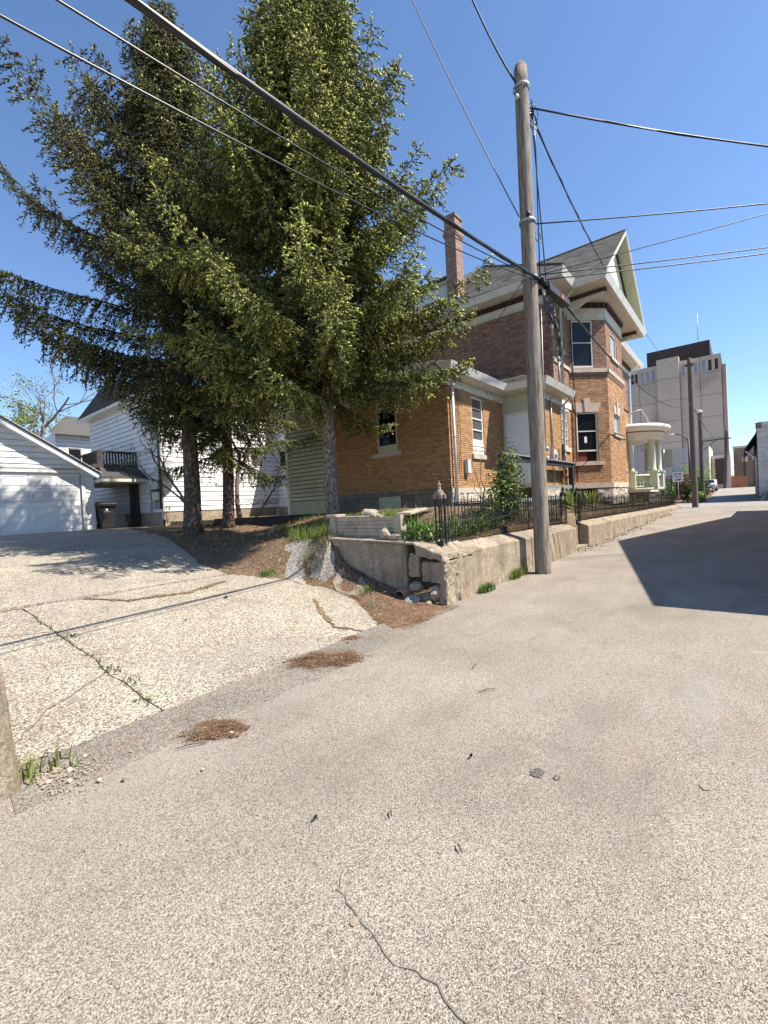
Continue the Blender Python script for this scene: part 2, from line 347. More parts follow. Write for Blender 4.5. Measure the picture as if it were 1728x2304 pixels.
def window(parent, F, u0, u1, z0, z1, fm='white_paint', gm='glass', rec=-.07, fr=.055, bars=(.5,), vb=(), pane2=None, sill=None, sm='limestone', trim=0., storm=True):
    """frame part with its panes, bars and sill as sub-parts; bars are fractions of the height"""
    b = MB()
    for a, c, d, e in ((u0, u0+fr, z0, z1), (u1-fr, u1, z0, z1), (u0+fr, u1-fr, z1-fr, z1), (u0+fr, u1-fr, z0, z0+fr*1.2)):
        b.fb(F, a, c, d, e, rec-.03, rec+.035)
    if trim:
        for a, c, d, e in ((u0-trim, u0, z0-trim*.6, z1+trim), (u1, u1+trim, z0-trim*.6, z1+trim), (u0, u1, z1, z1+trim), (u0-trim*1.2, u1+trim*1.2, z0-trim*.9, z0)):
            b.fb(F, a, c, d, e, -.02, .045)
    w_ = b.build('window', fm, parent)
    zs = [z0+fr*1.2]+[z0+(z1-z0)*t for t in bars]+[z1-fr]
    for t in bars:
        z = z0+(z1-z0)*t; MB().fb(F, u0+fr, u1-fr, z-.02, z+.02, rec-.02, rec+.022).build('glazing_bar', fm, w_)
    for t in vb:
        u = u0+(u1-u0)*t; MB().fb(F, u-.012, u+.012, z0+fr, z1-fr, rec-.015, rec+.012).build('glazing_bar', fm, w_)
    for i in range(len(zs)-1):
        g = gm if (pane2 is None or i == 0) else pane2
        MB().fb(F, u0+fr, u1-fr, zs[i]+.018, zs[i+1]-.018, rec-.03, rec-.012+.004*i).build('pane', g, w_)
    if sill:
        MB().fb(F, u0-sill[0], u1+sill[0], z0-sill[1], z0-.002, -.1, sill[2]).build('sill', sm, w_)
    return w_
def rock(c, s, seed, name, m, parent=None, sub=2, rough=.35, flat=1.):
    bm = bmesh.new(); bmesh.ops.create_icosphere(bm, subdivisions=sub, radius=1)
    L = V(0, 0, 0)
    if parent is not None:
        q = parent
        while q.parent is not None: q = q.parent
        L = ORG.get(q.name, L)
    for v in bm.verts:
        d = noise.noise(v.co*1.1+V(seed*3.1, seed*1.7, seed))*rough+noise.noise(v.co*2.7+V(seed, 0, seed))*rough*.5
        q = v.co*(1+d); v.co = V(q.x*s[0], q.y*s[1], q.z*s[2]*flat)+Vector(c)-L
    me = bpy.data.meshes.new(name); bm.to_mesh(me); bm.free(); me.materials.append(MATS[m])
    return link(name, me, parent)
def rough_box(name, m, parent, corners, sub=6, amp=.02, seed=0, nscale=3., bevel=.02):
    """a hexahedron cut fine and roughened, for broken concrete and rock-faced stone"""
    L = V(0, 0, 0)
    if parent is not None:
        q = parent
        while q.parent is not None: q = q.parent
        L = ORG.get(q.name, L)
    bm = bmesh.new(); vs_ = [bm.verts.new(Vector(c)-L) for c in corners]
    for f in ((0, 3, 2, 1), (4, 5, 6, 7), (0, 1, 5, 4), (1, 2, 6, 5), (2, 3, 7, 6), (3, 0, 4, 7)): bm.faces.new([vs_[i] for i in f])
    if bevel: bmesh.ops.bevel(bm, geom=bm.edges[:], offset=bevel, segments=1, affect='EDGES', clamp_overlap=True)
    bm.normal_update()
    bmesh.ops.subdivide_edges(bm, edges=[e for e in bm.edges if e.calc_length() > .06], cuts=sub, use_grid_fill=True)
    bm.normal_update()
    for v in bm.verts:
        q = v.co+L
        d = noise.noise(q*nscale+V(seed, seed*.7, 0))*amp+noise.noise(q*nscale*3.3+V(0, seed, 0))*amp*.5
        v.co += v.normal*d
    me = bpy.data.meshes.new(name); bm.to_mesh(me); bm.free(); me.materials.append(MATS[m])
    return link(name, me, parent)
def sstep(t): t = min(1, max(0, t)); return t*t*(3-2*t)
# ------------------------------------------------------------------ the lie of the land
def alley_z(x):
    if x < 38: return .0103*max(x, -5)
    if x < 46: return .39+(x-38)*.012
    return .486+1.16*sstep((x-46)/42)
def drive_z(y):
    t = .12*(y-3.55)
    return t if t < .95 else .95+(1.22-.95)*(1-math.exp(-(t-.95)/.27))
EDGE = [(3.7, 4.4), (4.03, 4.66), (4.72, 5.04), (5.42, 5.2), (6.32, 5.15), (7.36, 4.6), (8.6, 4.6), (10, 5.2), (12, 5.8), (14, 6.2), (60, 6.2)]
def edge_x(y):
    for (a, p), (b, q) in zip(EDGE, EDGE[1:]):
        if y <= b: return p+(q-p)*max(0, (y-a)/(b-a))
    return 6.2
def yard_z(x, y):
    z = 1.0+.47*sstep((x-6.8)/3.2)*sstep((12.4-y)/2.8)*(1 if y > 5.6 else .35+.65*sstep((y-3.7)/1.9))
    z += .2*sstep((y-11)/3)*(1-sstep((x-12)/2)*0)
    if y < 4.6: z -= .06*(1-sstep((y-3.8)/.8))
    return z
BANK = [(3.4, .02), (3.47, .04), (4.2, .17), (4.83, .36), (5.4, .63), (5.78, .97), (9, 1.0)]
def bank_z(y):
    for (a, p), (b, q) in zip(BANK, BANK[1:]):
        if y <= b: return p+(q-p)*max(0, (y-a)/(b-a))
    return 1.0
def T(x, y):
    az = alley_z(x)
    if y < 3.46 or x > 40: return az
    if 5.66 < x < 5.85 and y < 5.7: return bank_z(y)-.25
    if x < 4.4 and y < 3.72: return az-.01
    dz = max(drive_z(y), az-.02) if y < 20 else 1.22
    if y < 5.8:
        if x < 5.66:
            e = edge_x(y); return dz if x < e else dz+(bank_z(y)-dz)*((x-e)/(5.66-e))**1.5
        if y < 3.74: return az-.05
        z = yard_z(x, y)
    else:
        e = edge_x(y); w_ = .46+.6*(y-5.8); z = dz+(max(yard_z(x, y), dz)-dz)*sstep((x-e)/w_)
    if x > 33: z += (az-z)*sstep((x-33)/5)
    return z
def nonuni(a, b, fine, ranges):
    xs = [a]; 
    while xs[-1] < b:
        x = xs[-1]; s = fine
        for lo, hi, st in ranges:
            if lo <= x < hi: s = min(st, hi-x) if hi-x > 1e-4 else st
        xs.append(min(b, x+s))
    return xs
xs = nonuni(-120, 900, 40, [(-120, -20, 20), (-20, -1, 2), (-1, 3.4, .4), (3.4, 9, .1), (9, 18, .3), (18, 60, 1.5), (60, 140, 8)])
ys = nonuni(-300, 600, 40, [(-300, -20, 20), (-20, 3, 2.5), (3, 3.4, .2), (3.4, 3.7, .06), (3.7, 8, .08), (8, 16, .22), (16, 32, 1.5), (32, 60, 7)])
gv = np.array([(x, y, T(x, y)-(.06 if (y < 3.46 or x > 37.5) else 0)-(.07 if (x < edge_x(y)-.1 and 3.7 < y < 20.2) else 0)+(.025*noise.noise(V(x*2.1, y*2.1, 0)) if (3.8 < y < 18 and 4.5 < x < 30) else 0)) for y in ys for x in xs])
nx = len(xs); gi = np.arange(len(ys)*nx).reshape(len(ys), nx)
gf = np.stack([gi[:-1, :-1], gi[:-1, 1:], gi[1:, 1:], gi[1:, :-1]], -1).reshape(-1, 4)
tag(npmesh('ground', gv, gf, 'soil', smooth=True), kind='structure')
def sheet(name, m, x0, x1, y0, y1, st, zf, dz=0., parent=None, kind='structure', amp=0.):
    nx_ = max(1, int((x1-x0)/st)); ny_ = max(1, int((y1-y0)/st))
    X = np.linspace(x0, x1, nx_+1); Y = np.linspace(y0, y1, ny_+1)
    v = [(x, y, zf(x, y)+dz+amp*noise.noise(V(x*.9, y*.9, 1))) for y in Y for x in X]
    g = np.arange(len(v)).reshape(ny_+1, nx_+1); f = np.stack([g[:-1, :-1], g[:-1, 1:], g[1:, 1:], g[1:, :-1]], -1).reshape(-1, 4)
    o = npmesh(name, v, f, m, parent, smooth=True)
    if kind: o['kind'] = kind
    return o
alley = sheet('alley', 'asphalt', -12, 38, -1.75, 3.44, .5, lambda x, y: alley_z(x))
sheet('street', 'asphalt_far', 38, 46, -120, 120, 2, lambda x, y: alley_z(x))
sheet('alley', 'asphalt_far', 46, 130, -2.2, 2.8, 1, lambda x, y: alley_z(x))
sheet('pavement', 'podium', 37.0, 37.98, 3.6, 60, 1, lambda x, y: alley_z(x)+.1)
# ---- driveway of old exposed-aggregate slabs
def drape(name, m, poly, zf, thick, parent, step=.5, kind=None, xstep=0):
    bm = bmesh.new(); vs_ = [bm.verts.new((x, y, 0)) for x, y in poly]; bm.faces.new(vs_)
    ys_ = [p[1] for p in poly]; y = math.floor(min(ys_)/step)*step+step
    while y < max(ys_):
        bmesh.ops.bisect_plane(bm, geom=bm.verts[:]+bm.edges[:]+bm.faces[:], plane_co=(0, y, 0), plane_no=(0, 1, 0)); y += step
    if xstep:
        q = min(p[0] for p in poly)+xstep
        while q < max(p[0] for p in poly): bmesh.ops.bisect_plane(bm, geom=bm.verts[:]+bm.edges[:]+bm.faces[:], plane_co=(q, 0, 0), plane_no=(1, 0, 0)); q += xstep
    bmesh.ops.recalc_face_normals(bm, faces=bm.faces[:])
    bm.faces.ensure_lookup_table()
    if bm.faces[0].normal.z < 0: bmesh.ops.reverse_faces(bm, faces=bm.faces[:])
    r = bmesh.ops.extrude_face_region(bm, geom=bm.faces[:])
    top = {v for v in r['geom'] if isinstance(v, bmesh.types.BMVert)}
    for v in bm.verts: v.co.z = zf(v.co.x, v.co.y)-(0 if v in top else thick)
    bmesh.ops.recalc_face_normals(bm, faces=bm.faces[:])
    me = bpy.data.meshes.new(name); bm.to_mesh(me); bm.free(); me.materials.append(MATS[m]); o = link(name, me, parent)
    if kind: o['kind'] = kind
    return o
def wob(a, b, n, amp, seed):
    r = random.Random(seed); return [(a[0]+(b[0]-a[0])*i/n+(r.uniform(-amp, amp) if 0 < i < n else 0), a[1]+(b[1]-a[1])*i/n+(r.uniform(-amp, amp) if 0 < i < n else 0)) for i in range(n)]
dz_ = lambda x, y: drive_z(y)
drv = drape('driveway', 'soil', [(-9, 3.8), (4.2, 3.8), (4.6, 7), (5.6, 12), (6.4, 20.2), (-9, 20.2)], lambda x, y: drive_z(y)-.035, .05, None, kind='structure')
CR = wob((1.60, 3.72), (1.50, 7.4), 16, .025, 3)
slabA = [(.64, 3.74)]+wob((.64, 3.70), (1.585, 3.66), 6, .012, 1)+[(x-.006, y) for x, y in CR]+[(1.48, 7.4)]+wob((1.48, 7.4), (-4, 7.7), 6, .03, 9)+[(-4, 7.7), (-4, 4.2), (.4, 4.2)]
slabB = [(x+.006, y) for x, y in CR][::-1]+wob((1.62, 3.68), (4.40, 3.73), 14, .022, 4)+[(4.40, 3.74), (4.55, 3.86), (4.66, 4.03), (4.82, 4.3), (5.02, 4.72), (5.14, 5.05), (5.19, 5.42), (5.2, 5.85), (5.12, 6.32), (4.9, 6.8), (4.62, 7.3)]+wob((4.58, 7.36), (1.52, 7.44), 9, .04, 5)+[(1.515, 7.44)]
drape('slab', 'aggregate', slabA, dz_, .09, drv); drape('slab', 'aggregate', slabB, dz_, .09, drv)
drape('slab', 'aggregate', wob((-5, 7.78), (4.5, 7.47), 9, .03, 6)+[(4.5, 7.47), (4.62, 8.6), (5.0, 9.9), (5.35, 11.2)]+wob((5.35, 11.2), (-5, 12.4), 8, .05, 7)+[(-5, 12.4)], dz_, .09, drv)
drape('slab', 'aggregate', wob((-5, 12.48), (5.4, 11.28), 8, .04, 8)+[(5.4, 11.28), (5.8, 13), (6.3, 16), (6.9, 18.1), (8.2, 18.2), (8.2, 21.5), (6.7, 21.5), (6.7, 20.2), (-5, 20.2)], dz_, .09, drv)
# darker asphalt strip along the slab edge
drape('asphalt_patch', 'asphalt_patch', wob((.55, 3.12), (2.2, 3.1), 6, .05, 11)+wob((2.2, 3.1), (3.75, 3.12), 6, .06, 12)+[(3.75, 3.12), (4.25, 3.35), (4.42, 3.66)]+wob((4.42, 3.70), (.62, 3.68), 12, .015, 13)+[(.6, 3.66)], lambda x, y: alley_z(x)+.005, .03, alley)
# crack lines in the asphalt and concrete: thin recessed-looking dark seams of tar and dirt
def ribbon(name, m, pts, wd, zf, parent, seed=0, dz=.006):
    r = random.Random(seed); b = MB(); P_ = []
    for i in range(len(pts)-1):
        a = Vector((*pts[i], 0)); c = Vector((*pts[i+1], 0)); n_ = max(2, int((c-a).length/.05))
        for k in range(n_): q = a.lerp(c, k/n_); P_.append((q.x+r.uniform(-.012, .012), q.y+r.uniform(-.012, .012)))
    P_.append(pts[-1]); prev = None
    for i, (x, y) in enumerate(P_):
        j = min(i+1, len(P_)-1); k = max(i-1, 0); t = Vector((P_[j][0]-P_[k][0], P_[j][1]-P_[k][1], 0)).normalized(); n_ = V(-t.y, t.x, 0)*wd/2*r.uniform(.4, 1.5)
        a = V(x, y, 0)+n_; c = V(x, y, 0)-n_; a.z = zf(a.x, a.y)+dz; c.z = zf(c.x, c.y)+dz
        if prev: b.quad(prev[0], prev[1], c, a)
        prev = (a, c)
    return b.build(name, m, parent)
az_ = lambda x, y: alley_z(x)
ribbon('crack', 'stone_dark', [(1.24, 1.34), (1.21, 1.27), (1.19, 1.17), (1.15, 1.06), (1.14, .96), (1.17, .87), (1.15, .78), (1.13, .68), (1.1, .5)], .005, az_, alley, 1, .004)
ribbon('crack', 'stone_dark', [(1.66, 1.22), (1.55, 1.3), (1.42, 1.33), (1.33, 1.4), (1.24, 1.34)], .003, az_, alley, 2, .004)
ribbon('crack', 'stone_dark', [(.7, 3.95), (1.0, 4.35), (1.25, 4.5), (1.58, 4.75)], .009, dz_, drv, 3)
ribbon('crack', 'needles', [(4.1, 3.75), (3.95, 4.1), (4.2, 4.6), (4.6, 5.2)], .06, dz_, drv, 4, .008)
ribbon('crack', 'soil', [(2.2, 7.4), (2.6, 6.9), (3.4, 6.75), (4.2, 7.0)], .09, dz_, drv, 5, .008)
ribbon('crack', 'stone_dark', [(1.6, 6.2), (.6, 6.6), (-.8, 6.5)], .012, dz_, drv, 6)
# ================================================================== the brick house
H = thing('brick_house', 'two-storey orange and brown brick house with slate-grey roof, tall chimney and bay', 'house', (10.93, 6.365, 1.4))
WL = Face((10.93, 6.365), (0, 1), (-1, 0)); WR = Face((10.93, 6.365), (1, 0), (0, -1))
DW = Face((14.6, 5.05), (0, 1), (-1, 0)); VR = Face((14.6, 5.05), (1, 0), (0, -1))
ML = Face((16.1, 5.05), (0, 1), (-1, 0)); MR = Face((16.1, 5.05), (1, 0), (0, -1))
BL = Face((17.9, 5.05), (1, -1), (-1, -1)); BLW = math.hypot(1.1, 1.1)
BR = Face((19.0, 3.95), (1, 0), (0, -1)); BX = Face((21.9, 3.95), (1, 1), (1, -1))
# inner walls (mortar and backing), set back behind the brick face
MB().box(11.03, 16.25, 6.465, 10.9, 1.2, 5.1).build('wall', 'mortar', H)
MB().box(14.7, 16.2, 5.15, 6.5, 1.2, 5.1).build('wall', 'mortar', H)
MB().box(16.2, 29.9, 5.15, 14.5, 1.2, 8.9).build('wall', 'mortar', H)
MB().prism([(17.9, 5.192, 1.2), (19.042, 4.05, 1.2), (21.858, 4.05, 1.2), (23.0, 5.192, 1.2)], (0, 0, 7.7)).build('wall', 'mortar', H)
wl_ops = [(1.83, 2.62, 3.24, 4.83)]
wr_ops = [(1.42, 2.18, 3.02, 4.80)]
vr_ops = [(2.13, 2.86, 3.38, 4.88)]
bl_ops = [(.22, 1.08, 2.88, 4.78), (.14, 1.02, 6.50, 8.30)]
br_ops = [(.86, 1.92, 3.98, 4.82), (.78, 1.86, 7.05, 8.1)]
mr_ops = [(.55, 1.2, 6.9, 8.2), (13.1, 13.5, 2, 2.2), (8.5, 9.4, 3.2, 5), (8.5, 9.4, 6.6, 8.2)]
wing = bricks(WL, 0, 4.5, 2.0, 4.87, wl_ops+[(0, .0, 0, 0)], seed=1)+bricks(WR, 0, 3.67, 2.0, 4.87, wr_ops, seed=2)
pieces(H, 'brick', 'bricks', 'brick_wing', wing, 300)
b = MB()
for c in bricks(VR, 0, 3.3, 2.0, 4.87, vr_ops, seed=3)+bricks(DW, 0, .10, 2.0, 4.87, seed=4): b.hexa(c)
b.build('bricks', 'brick_wing', H, 'stuff')
b = MB()
for c in bricks(ML, 0, 3.25, 5.15, 8.45, seed=5)+bricks(MR, 0, 1.85, 4.9, 8.45, mr_ops, seed=6): b.hexa(c)
b.build('bricks', 'brick_main', H, 'stuff')
b = MB()
for c in bricks(BL, 0, BLW, 2.06, 6.22, bl_ops, seed=8)+bricks(BR, 0, 2.9, 2.06, 6.22, br_ops, seed=9)+bricks(BX, 0, BLW, 2.06, 6.22, seed=10)+bricks(MR, 6.9, 13.8, 2.06, 6.22, mr_ops, seed=12): b.hexa(c)
b.build('bricks', 'brick_bay', H, 'stuff')
b = MB()
for c in bricks(BL, 0, BLW, 6.36, 8.3, bl_ops, seed=13)+bricks(BR, 0, 2.9, 6.36, 8.3, br_ops, seed=14)+bricks(BX, 0, BLW, 6.36, 8.3, seed=15)+bricks(MR, 6.9, 13.8, 6.36, 8.45, mr_ops, seed=16)+bricks(Face((16.13, 8.3), (0, 1), (-1, 0)), 0, 6, 5.3, 8.45, depth=.06, seed=17): b.hexa(c)
b.build('bricks', 'brick_main', H, 'stuff')
# --- stone base: smooth water table over rock-faced blocks
def stones(F, u0, u1, z0, z1, m, L=.55, d=.03, amp=.025, seed=0, sub=5, nm='stone_block'):
    r = random.Random(seed); u = u0
    while u < u1-.05:
        q = min(u1, u+L*r.uniform(.7, 1.2)); q = u1 if u1-q < .15 else q
        rough_box(nm, m, H, [F.p(u+.006, z0, d), F.p(q-.006, z0, d), F.p(q-.006, z0, -.1), F.p(u+.006, z0, -.1), F.p(u+.006, z1, d), F.p(q-.006, z1, d), F.p(q-.006, z1, -.1), F.p(u+.006, z1, -.1)], sub, amp, seed+u, 5., .012)
        u = q
def band(F, u0, u1, z0, z1, d, m, L=1.1, seed=0, nm='stone_band'):
    r = random.Random(seed); u = u0
    while u < u1-.05:
        q = min(u1, u+L*r.uniform(.75, 1.15)); q = u1 if u1-q < .25 else q
        MB().fb(F, u+.003, q-.003, z0, z1, -.1, d+r.uniform(-.003, .003)).build(nm, m, H); u = q
band(WL, -.04, 4.5, 1.86, 1.995, .04, 'stone_dark', seed=1); stones(WL, 0, 1.75, 1.3, 1.855, 'stone_dark', .7, .015, .006, 1, 2)
stones(WL, 2.7, 4.5, 1.3, 1.855, 'stone_dark', .7, .015, .006, 2, 2)
band(WR, -.04, 3.67, 1.84, 1.995, .043, 'limestone', seed=2)
stones(WR, 0, 3.67, 1.63, 1.838, 'limestone', .5, .03, .035, 3); stones(WR, 0, 3.67, 1.4, 1.628, 'limestone', .55, .03, .035, 4)
band(VR, 0, 3.3, 1.84, 1.995, .043, 'limestone', seed=3); stones(VR, 0, 3.25, 1.55, 1.838, 'limestone', .5, .03, .035, 5)
band(BL, 0, BLW, 1.86, 2.055, .06, 'sandstone', 2, seed=4); band(BR, -.03, 2.93, 1.86, 2.055, .06, 'limestone', 3, seed=5)
stones(BL, .95, BLW, 1.3, 1.858, 'limestone', .6, .03, .05, 6); stones(BR, 0, 2.9, 1.58, 1.858, 'limestone', .5, .03, .05, 7); stones(BR, 0, 2.9, 1.2, 1.578, 'limestone', .6, .03, .05, 8)
MB().fb(BL, .1, .95, 1.2, 1.858, -.1, -.05).build('cellar_window', 'glass', H)
# green louvred vent in the base of the side wall
vn = MB()
for a, c, d, e in ((1.8, 1.84, 1.42, 1.85), (2.62, 2.66, 1.42, 1.85), (1.84, 2.62, 1.82, 1.85)): vn.fb(WL, a, c, d, e, -.1, .02)
vn = vn.build('vent', 'sage_trim', H)
for k in range(3): MB().hexa([WL.p(1.84, 1.42+k*.134, .012), WL.p(2.62, 1.42+k*.134, .012), WL.p(2.62, 1.42+k*.134, -.04), WL.p(1.84, 1.42+k*.134, -.04), WL.p(1.84, 1.55+k*.134, -.012), WL.p(2.62, 1.55+k*.134, -.012), WL.p(2.62, 1.55+k*.134, -.04), WL.p(1.84, 1.55+k*.134, -.04)]).build('vent_slat', 'siding_green', vn)
# --- windows of the wing
window(H, WL, 1.83, 2.62, 3.40, 4.83, 'sage_trim', 'glass', -.05, .05, (.34, .48, .86))
MB().fb(WL, 1.83, 2.62, 3.23, 3.398, -.1, -.02).build('apron_panel', 'siding_green', H); MB().fb(WL, 1.83, 2.62, 3.30, 3.306, -.03, -.012).build('apron_groove', 'sage', H)
MB().fb(WL, 1.68, 2.84, 3.10, 3.228, -.1, .05).build('window_sill', 'limestone', H)
window(H, WR, 1.42, 2.18, 3.42, 4.80, 'white_paint', 'glass_dim', -.06, .06, (.27, .52, .75), pane2='glass_dim')
for k in range(3): MB().hexa([WR.p(1.42, 3.02+k*.132, -.01), WR.p(2.18, 3.02+k*.132, -.01), WR.p(2.18, 3.02+k*.132, -.1), WR.p(1.42, 3.02+k*.132, -.1), WR.p(1.42, 3.15+k*.132, -.03), WR.p(2.18, 3.15+k*.132, -.03), WR.p(2.18, 3.15+k*.132, -.1), WR.p(1.42, 3.15+k*.132, -.1)]).build('apron_board', 'white_paint', H)
MB().fb(WR, 1.33, 2.30, 2.88, 3.018, -.1, .06).build('window_sill', 'limestone', H)
window(H, VR, 2.13, 2.86, 3.40, 4.74, 'white_paint', 'glass_curtain', -.05, .05, (.25, .5, .75))
MB().fb(VR, 2.0, 3.0, 3.24, 3.398, -.1, .06).build('window_sill', 'limestone', H); MB().fb(VR, 2.0, 3.0, 4.745, 5.0, -.1, .015).build('lintel', 'limestone', H)
# --- door wall in the nook
MB().fb(DW, .10, 1.315, 1.95, 5.1, -.1, 0).build('door_wall', 'sage', H)
d_ = MB()
for a, c, z0, z1 in ((.06, .16, 2.08, 4.5), (1.14, 1.24, 2.08, 4.5), (.16, 1.14, 4.4, 4.5)): d_.fb(DW, a, c, z0, z1, 0, .045)
dr = d_.build('door', 'white_paint', H)
MB().fb(DW, .16, 1.14, 2.1, 4.4, .002, .02).build('door_leaf', 'door_white', dr)
for (a, c) in ((.26, .56), (.74, 1.04)):
    for (z0, z1) in ((4.0, 4.26), (3.2, 3.85), (2.3, 2.95)):
        p_ = MB()
        for q in ((a, c, z1-.025, z1), (a, c, z0, z0+.025), (a, a+.025, z0+.025, z1-.025), (c-.025, c, z0+.025, z1-.025)): p_.fb(DW, *q, .018, .03)
        p_.build('door_panel', 'door_white', dr)
MB().fb(DW, .16, 1.14, 3.07, 3.11, .02, .035).build('storm_rail', 'metal_white', dr); MB().lathe(DW.p(.27, 3.15, .05), [(0, -.03), (.03, -.02), (.035, 0), (.03, .02), (0, .03)], 10).build('door_knob', 'metal_grey', dr)
# --- frieze and eaves of the wing
for F_, a, c in ((WL, -.03, 4.5), (WR, -.03, 3.67), (DW, -.03, 1.3), (VR, -.03, 3.3)):
    MB().fb(F_, a, c, 4.872, 5.115, -.1, .035 if F_ in (WL, DW) else .038).build('frieze', 'peeling' if F_ in (WR, VR) else 'sage_trim', H)
def eave(pts, z0, z1, wall_in, m1='white_paint', nm='fascia', flare=.07):
    """flaring boxed gutter along an outer edge polyline, mitred"""
    P_ = [Vector((x, y, 0)) for x, y in pts]; N_ = []
    for i in range(len(P_)-1): t = (P_[i+1]-P_[i]).normalized(); N_.append(V(t.y, -t.x, 0))
    def off(i, d):
        if i == 0: return P_[0]+N_[0]*d
        if i == len(P_)-1: return P_[-1]+N_[-1]*d
        n1, n2 = N_[i-1], N_[i]; k = (n1+n2); return P_[i]+k*(d/(k.dot(n1)))
    for i in range(len(P_)-1):
        b = MB(); c = []
        for zz, d1, d0 in ((z0, 0, -.06), (z1, flare, -.1)):
            for j, d in ((i, d1), (i+1, d1), (i+1, d0), (i, d0)):
                q = off(j, d); c.append((q.x, q.y, zz))
        b.hexa(c).build(nm, m1, H)
        for j in range(1, 1+int((P_[i+1]-P_[i]).length/.9)):
            t = (P_[i+1]-P_[i]).normalized(); q = P_[i]+t*j*.9
            MB().hexa([q+N_[i]*.004+V(0, 0, z0), q+t*.008+N_[i]*.004+V(0, 0, z0), q+t*.008+V(0, 0, z0), q+V(0, 0, z0), q+N_[i]*(flare+.004)+V(0, 0, z1), q+t*.008+N_[i]*(flare+.004)+V(0, 0, z1), q+t*.008+N_[i]*flare+V(0, 0, z1), q+N_[i]*flare+V(0, 0, z1)]).build('gutter_joint', 'metal_grey', H)
eave([(10.42, 11.2), (10.42, 5.93), (13.95, 5.93), (13.95, 4.64), (16.9, 4.64)], 5.125, 5.33, 0, flare=.09)
def soffit_boards(x0, x1, y0, y1, z, along, wd=.085, m='soffit'):
    b = MB()
    if along == 'x':
        y = y0
        while y < y1-.005: b.box(x0, x1, y, min(y+wd-.006, y1), z, z+.02); y += wd
    else:
        x = x0
        while x < x1-.005: b.box(x, min(x+wd-.006, x1), y0, y1, z, z+.02); x += wd
    b.build('soffit', m, H, 'stuff')
soffit_boards(10.48, 10.93, 5.99, 11.1, 5.118, 'x'); soffit_boards(10.93, 14.0, 5.99, 6.4, 5.118, 'y'); soffit_boards(14.01, 14.6, 4.7, 6.39, 5.118, 'x'); soffit_boards(14.6, 16.8, 4.7, 5.05, 5.118, 'y')
# --- roofs: courses of shingles laid on decks
def shingles(E, u, v, nrm, wlo, whi, length, m, exp=.14, tab=.30, lift=.012, seed=0):
    r = random.Random(seed); out = []; k = 0; E = Vector(E); u = Vector(u); v = Vector(v); nrm = Vector(nrm); s = 0
    while s < length-.02:
        s1 = min(s+exp, length); lo = max(wlo(s), wlo(s1)); hi = min(whi(s), whi(s1)); off = (k*.37 % 1)*tab; q = lo-off
        while q < hi:
            a = max(lo, q); c = min(hi, q+tab-.006); q += tab
            if c-a < .03: continue
            l_ = lift*r.uniform(.7, 1.4); P_ = lambda uu, ss, d: E+u*uu+v*ss+nrm*d
            out.append([P_(a, s, l_), P_(c, s, l_), P_(c, s1+.02, .003), P_(a, s1+.02, .003), P_(a, s, l_+.008), P_(c, s, l_+.008), P_(c, s1+.02, .008), P_(a, s1+.02, .008)])
        s += exp; k += 1
    return out
SH = []
# wing roof, low hip
def roof_plane(pts, m='shingle_dark', nm='roof_deck', th=.05):
    n_ = (Vector(pts[1])-Vector(pts[0])).cross(Vector(pts[2])-Vector(pts[0])).normalized()
    if n_.z < 0: n_ = -n_
    return MB().prism([Vector(p)-n_*th for p in pts], n_*th*.98).build(nm, m, H)
zw = 5.335; sw = .45
roof_plane([(10.36, 5.87, zw), (16.3, 5.87, zw), (16.3, 8.6, zw+2.73*sw), (13.09, 8.6, zw+2.73*sw)])
roof_plane([(10.36, 5.87, zw), (13.09, 8.6, zw+2.73*sw), (10.36, 11.3, zw)])
roof_plane([(13.9, 4.58, zw), (16.3, 4.58, zw), (16.3, 5.9, zw+1.32*.42), (15.2, 5.9, zw+1.32*.42)]); roof_plane([(13.9, 4.58, zw), (15.2, 5.9, zw+1.3*.42), (13.9, 6.6, zw)])
def slope_sh(E, u, run, sl, wlo, whi, seed):
    """E eave start, u eave direction, run inward horizontal direction"""
    run = Vector(run).normalized(); L_ = math.sqrt(1+sl*sl); v = (run+V(0, 0, sl))/L_; n_ = Vector(u).cross(v)
    if n_.z < 0: n_ = -n_
    return lambda length: shingles(E, u, v, n_.normalized(), wlo, whi, length, 'shingle', seed=seed)
k45 = 1/math.sqrt(1+sw*sw)
SH += slope_sh((10.36, 5.87, zw), (1, 0, 0), (0, 1, 0), sw, lambda s: s*k45, lambda s: 5.9, 1)(2.9)
SH += slope_sh((13.9, 4.58, zw), (1, 0, 0), (0, 1, 0), .42, lambda s: s*.92, lambda s: 2.4, 2)(1.4)
SH += slope_sh((13.9, 6.6, zw), (0, -1, 0), (1, 0, 0), .42, lambda s: 0, lambda s: 2.0-s*.92, 3)(1.35)
# main hip roof: eave z 9.2 at x 15.4 / y 4.38, apex (20.64, 9.62, 13.1)
zm = 9.21; sm_ = (13.1-zm)/(20.64-15.4); kk = 1/math.sqrt(1+sm_*sm_)
roof_plane([(15.4, 4.38, zm), (20.64, 9.62, 13.1), (20.64, 11.5, 13.1), (15.4, 16.6, zm)], 'shingle'); roof_plane([(15.4, 4.38, zm), (30.6, 4.38, zm), (25.4, 9.62, 13.1), (20.64, 9.62, 13.1)], 'shingle')
roof_plane([(30.6, 4.38, zm), (30.6, 16.6, zm), (25.4, 11.5, 13.1), (25.4, 9.62, 13.1)], 'shingle')
MBIG = slope_sh((15.4, 16.6, zm), (0, -1, 0), (1, 0, 0), sm_, lambda s: 7.2, lambda s: 12.22-s*kk, 4)(6.5)
SH += MBIG
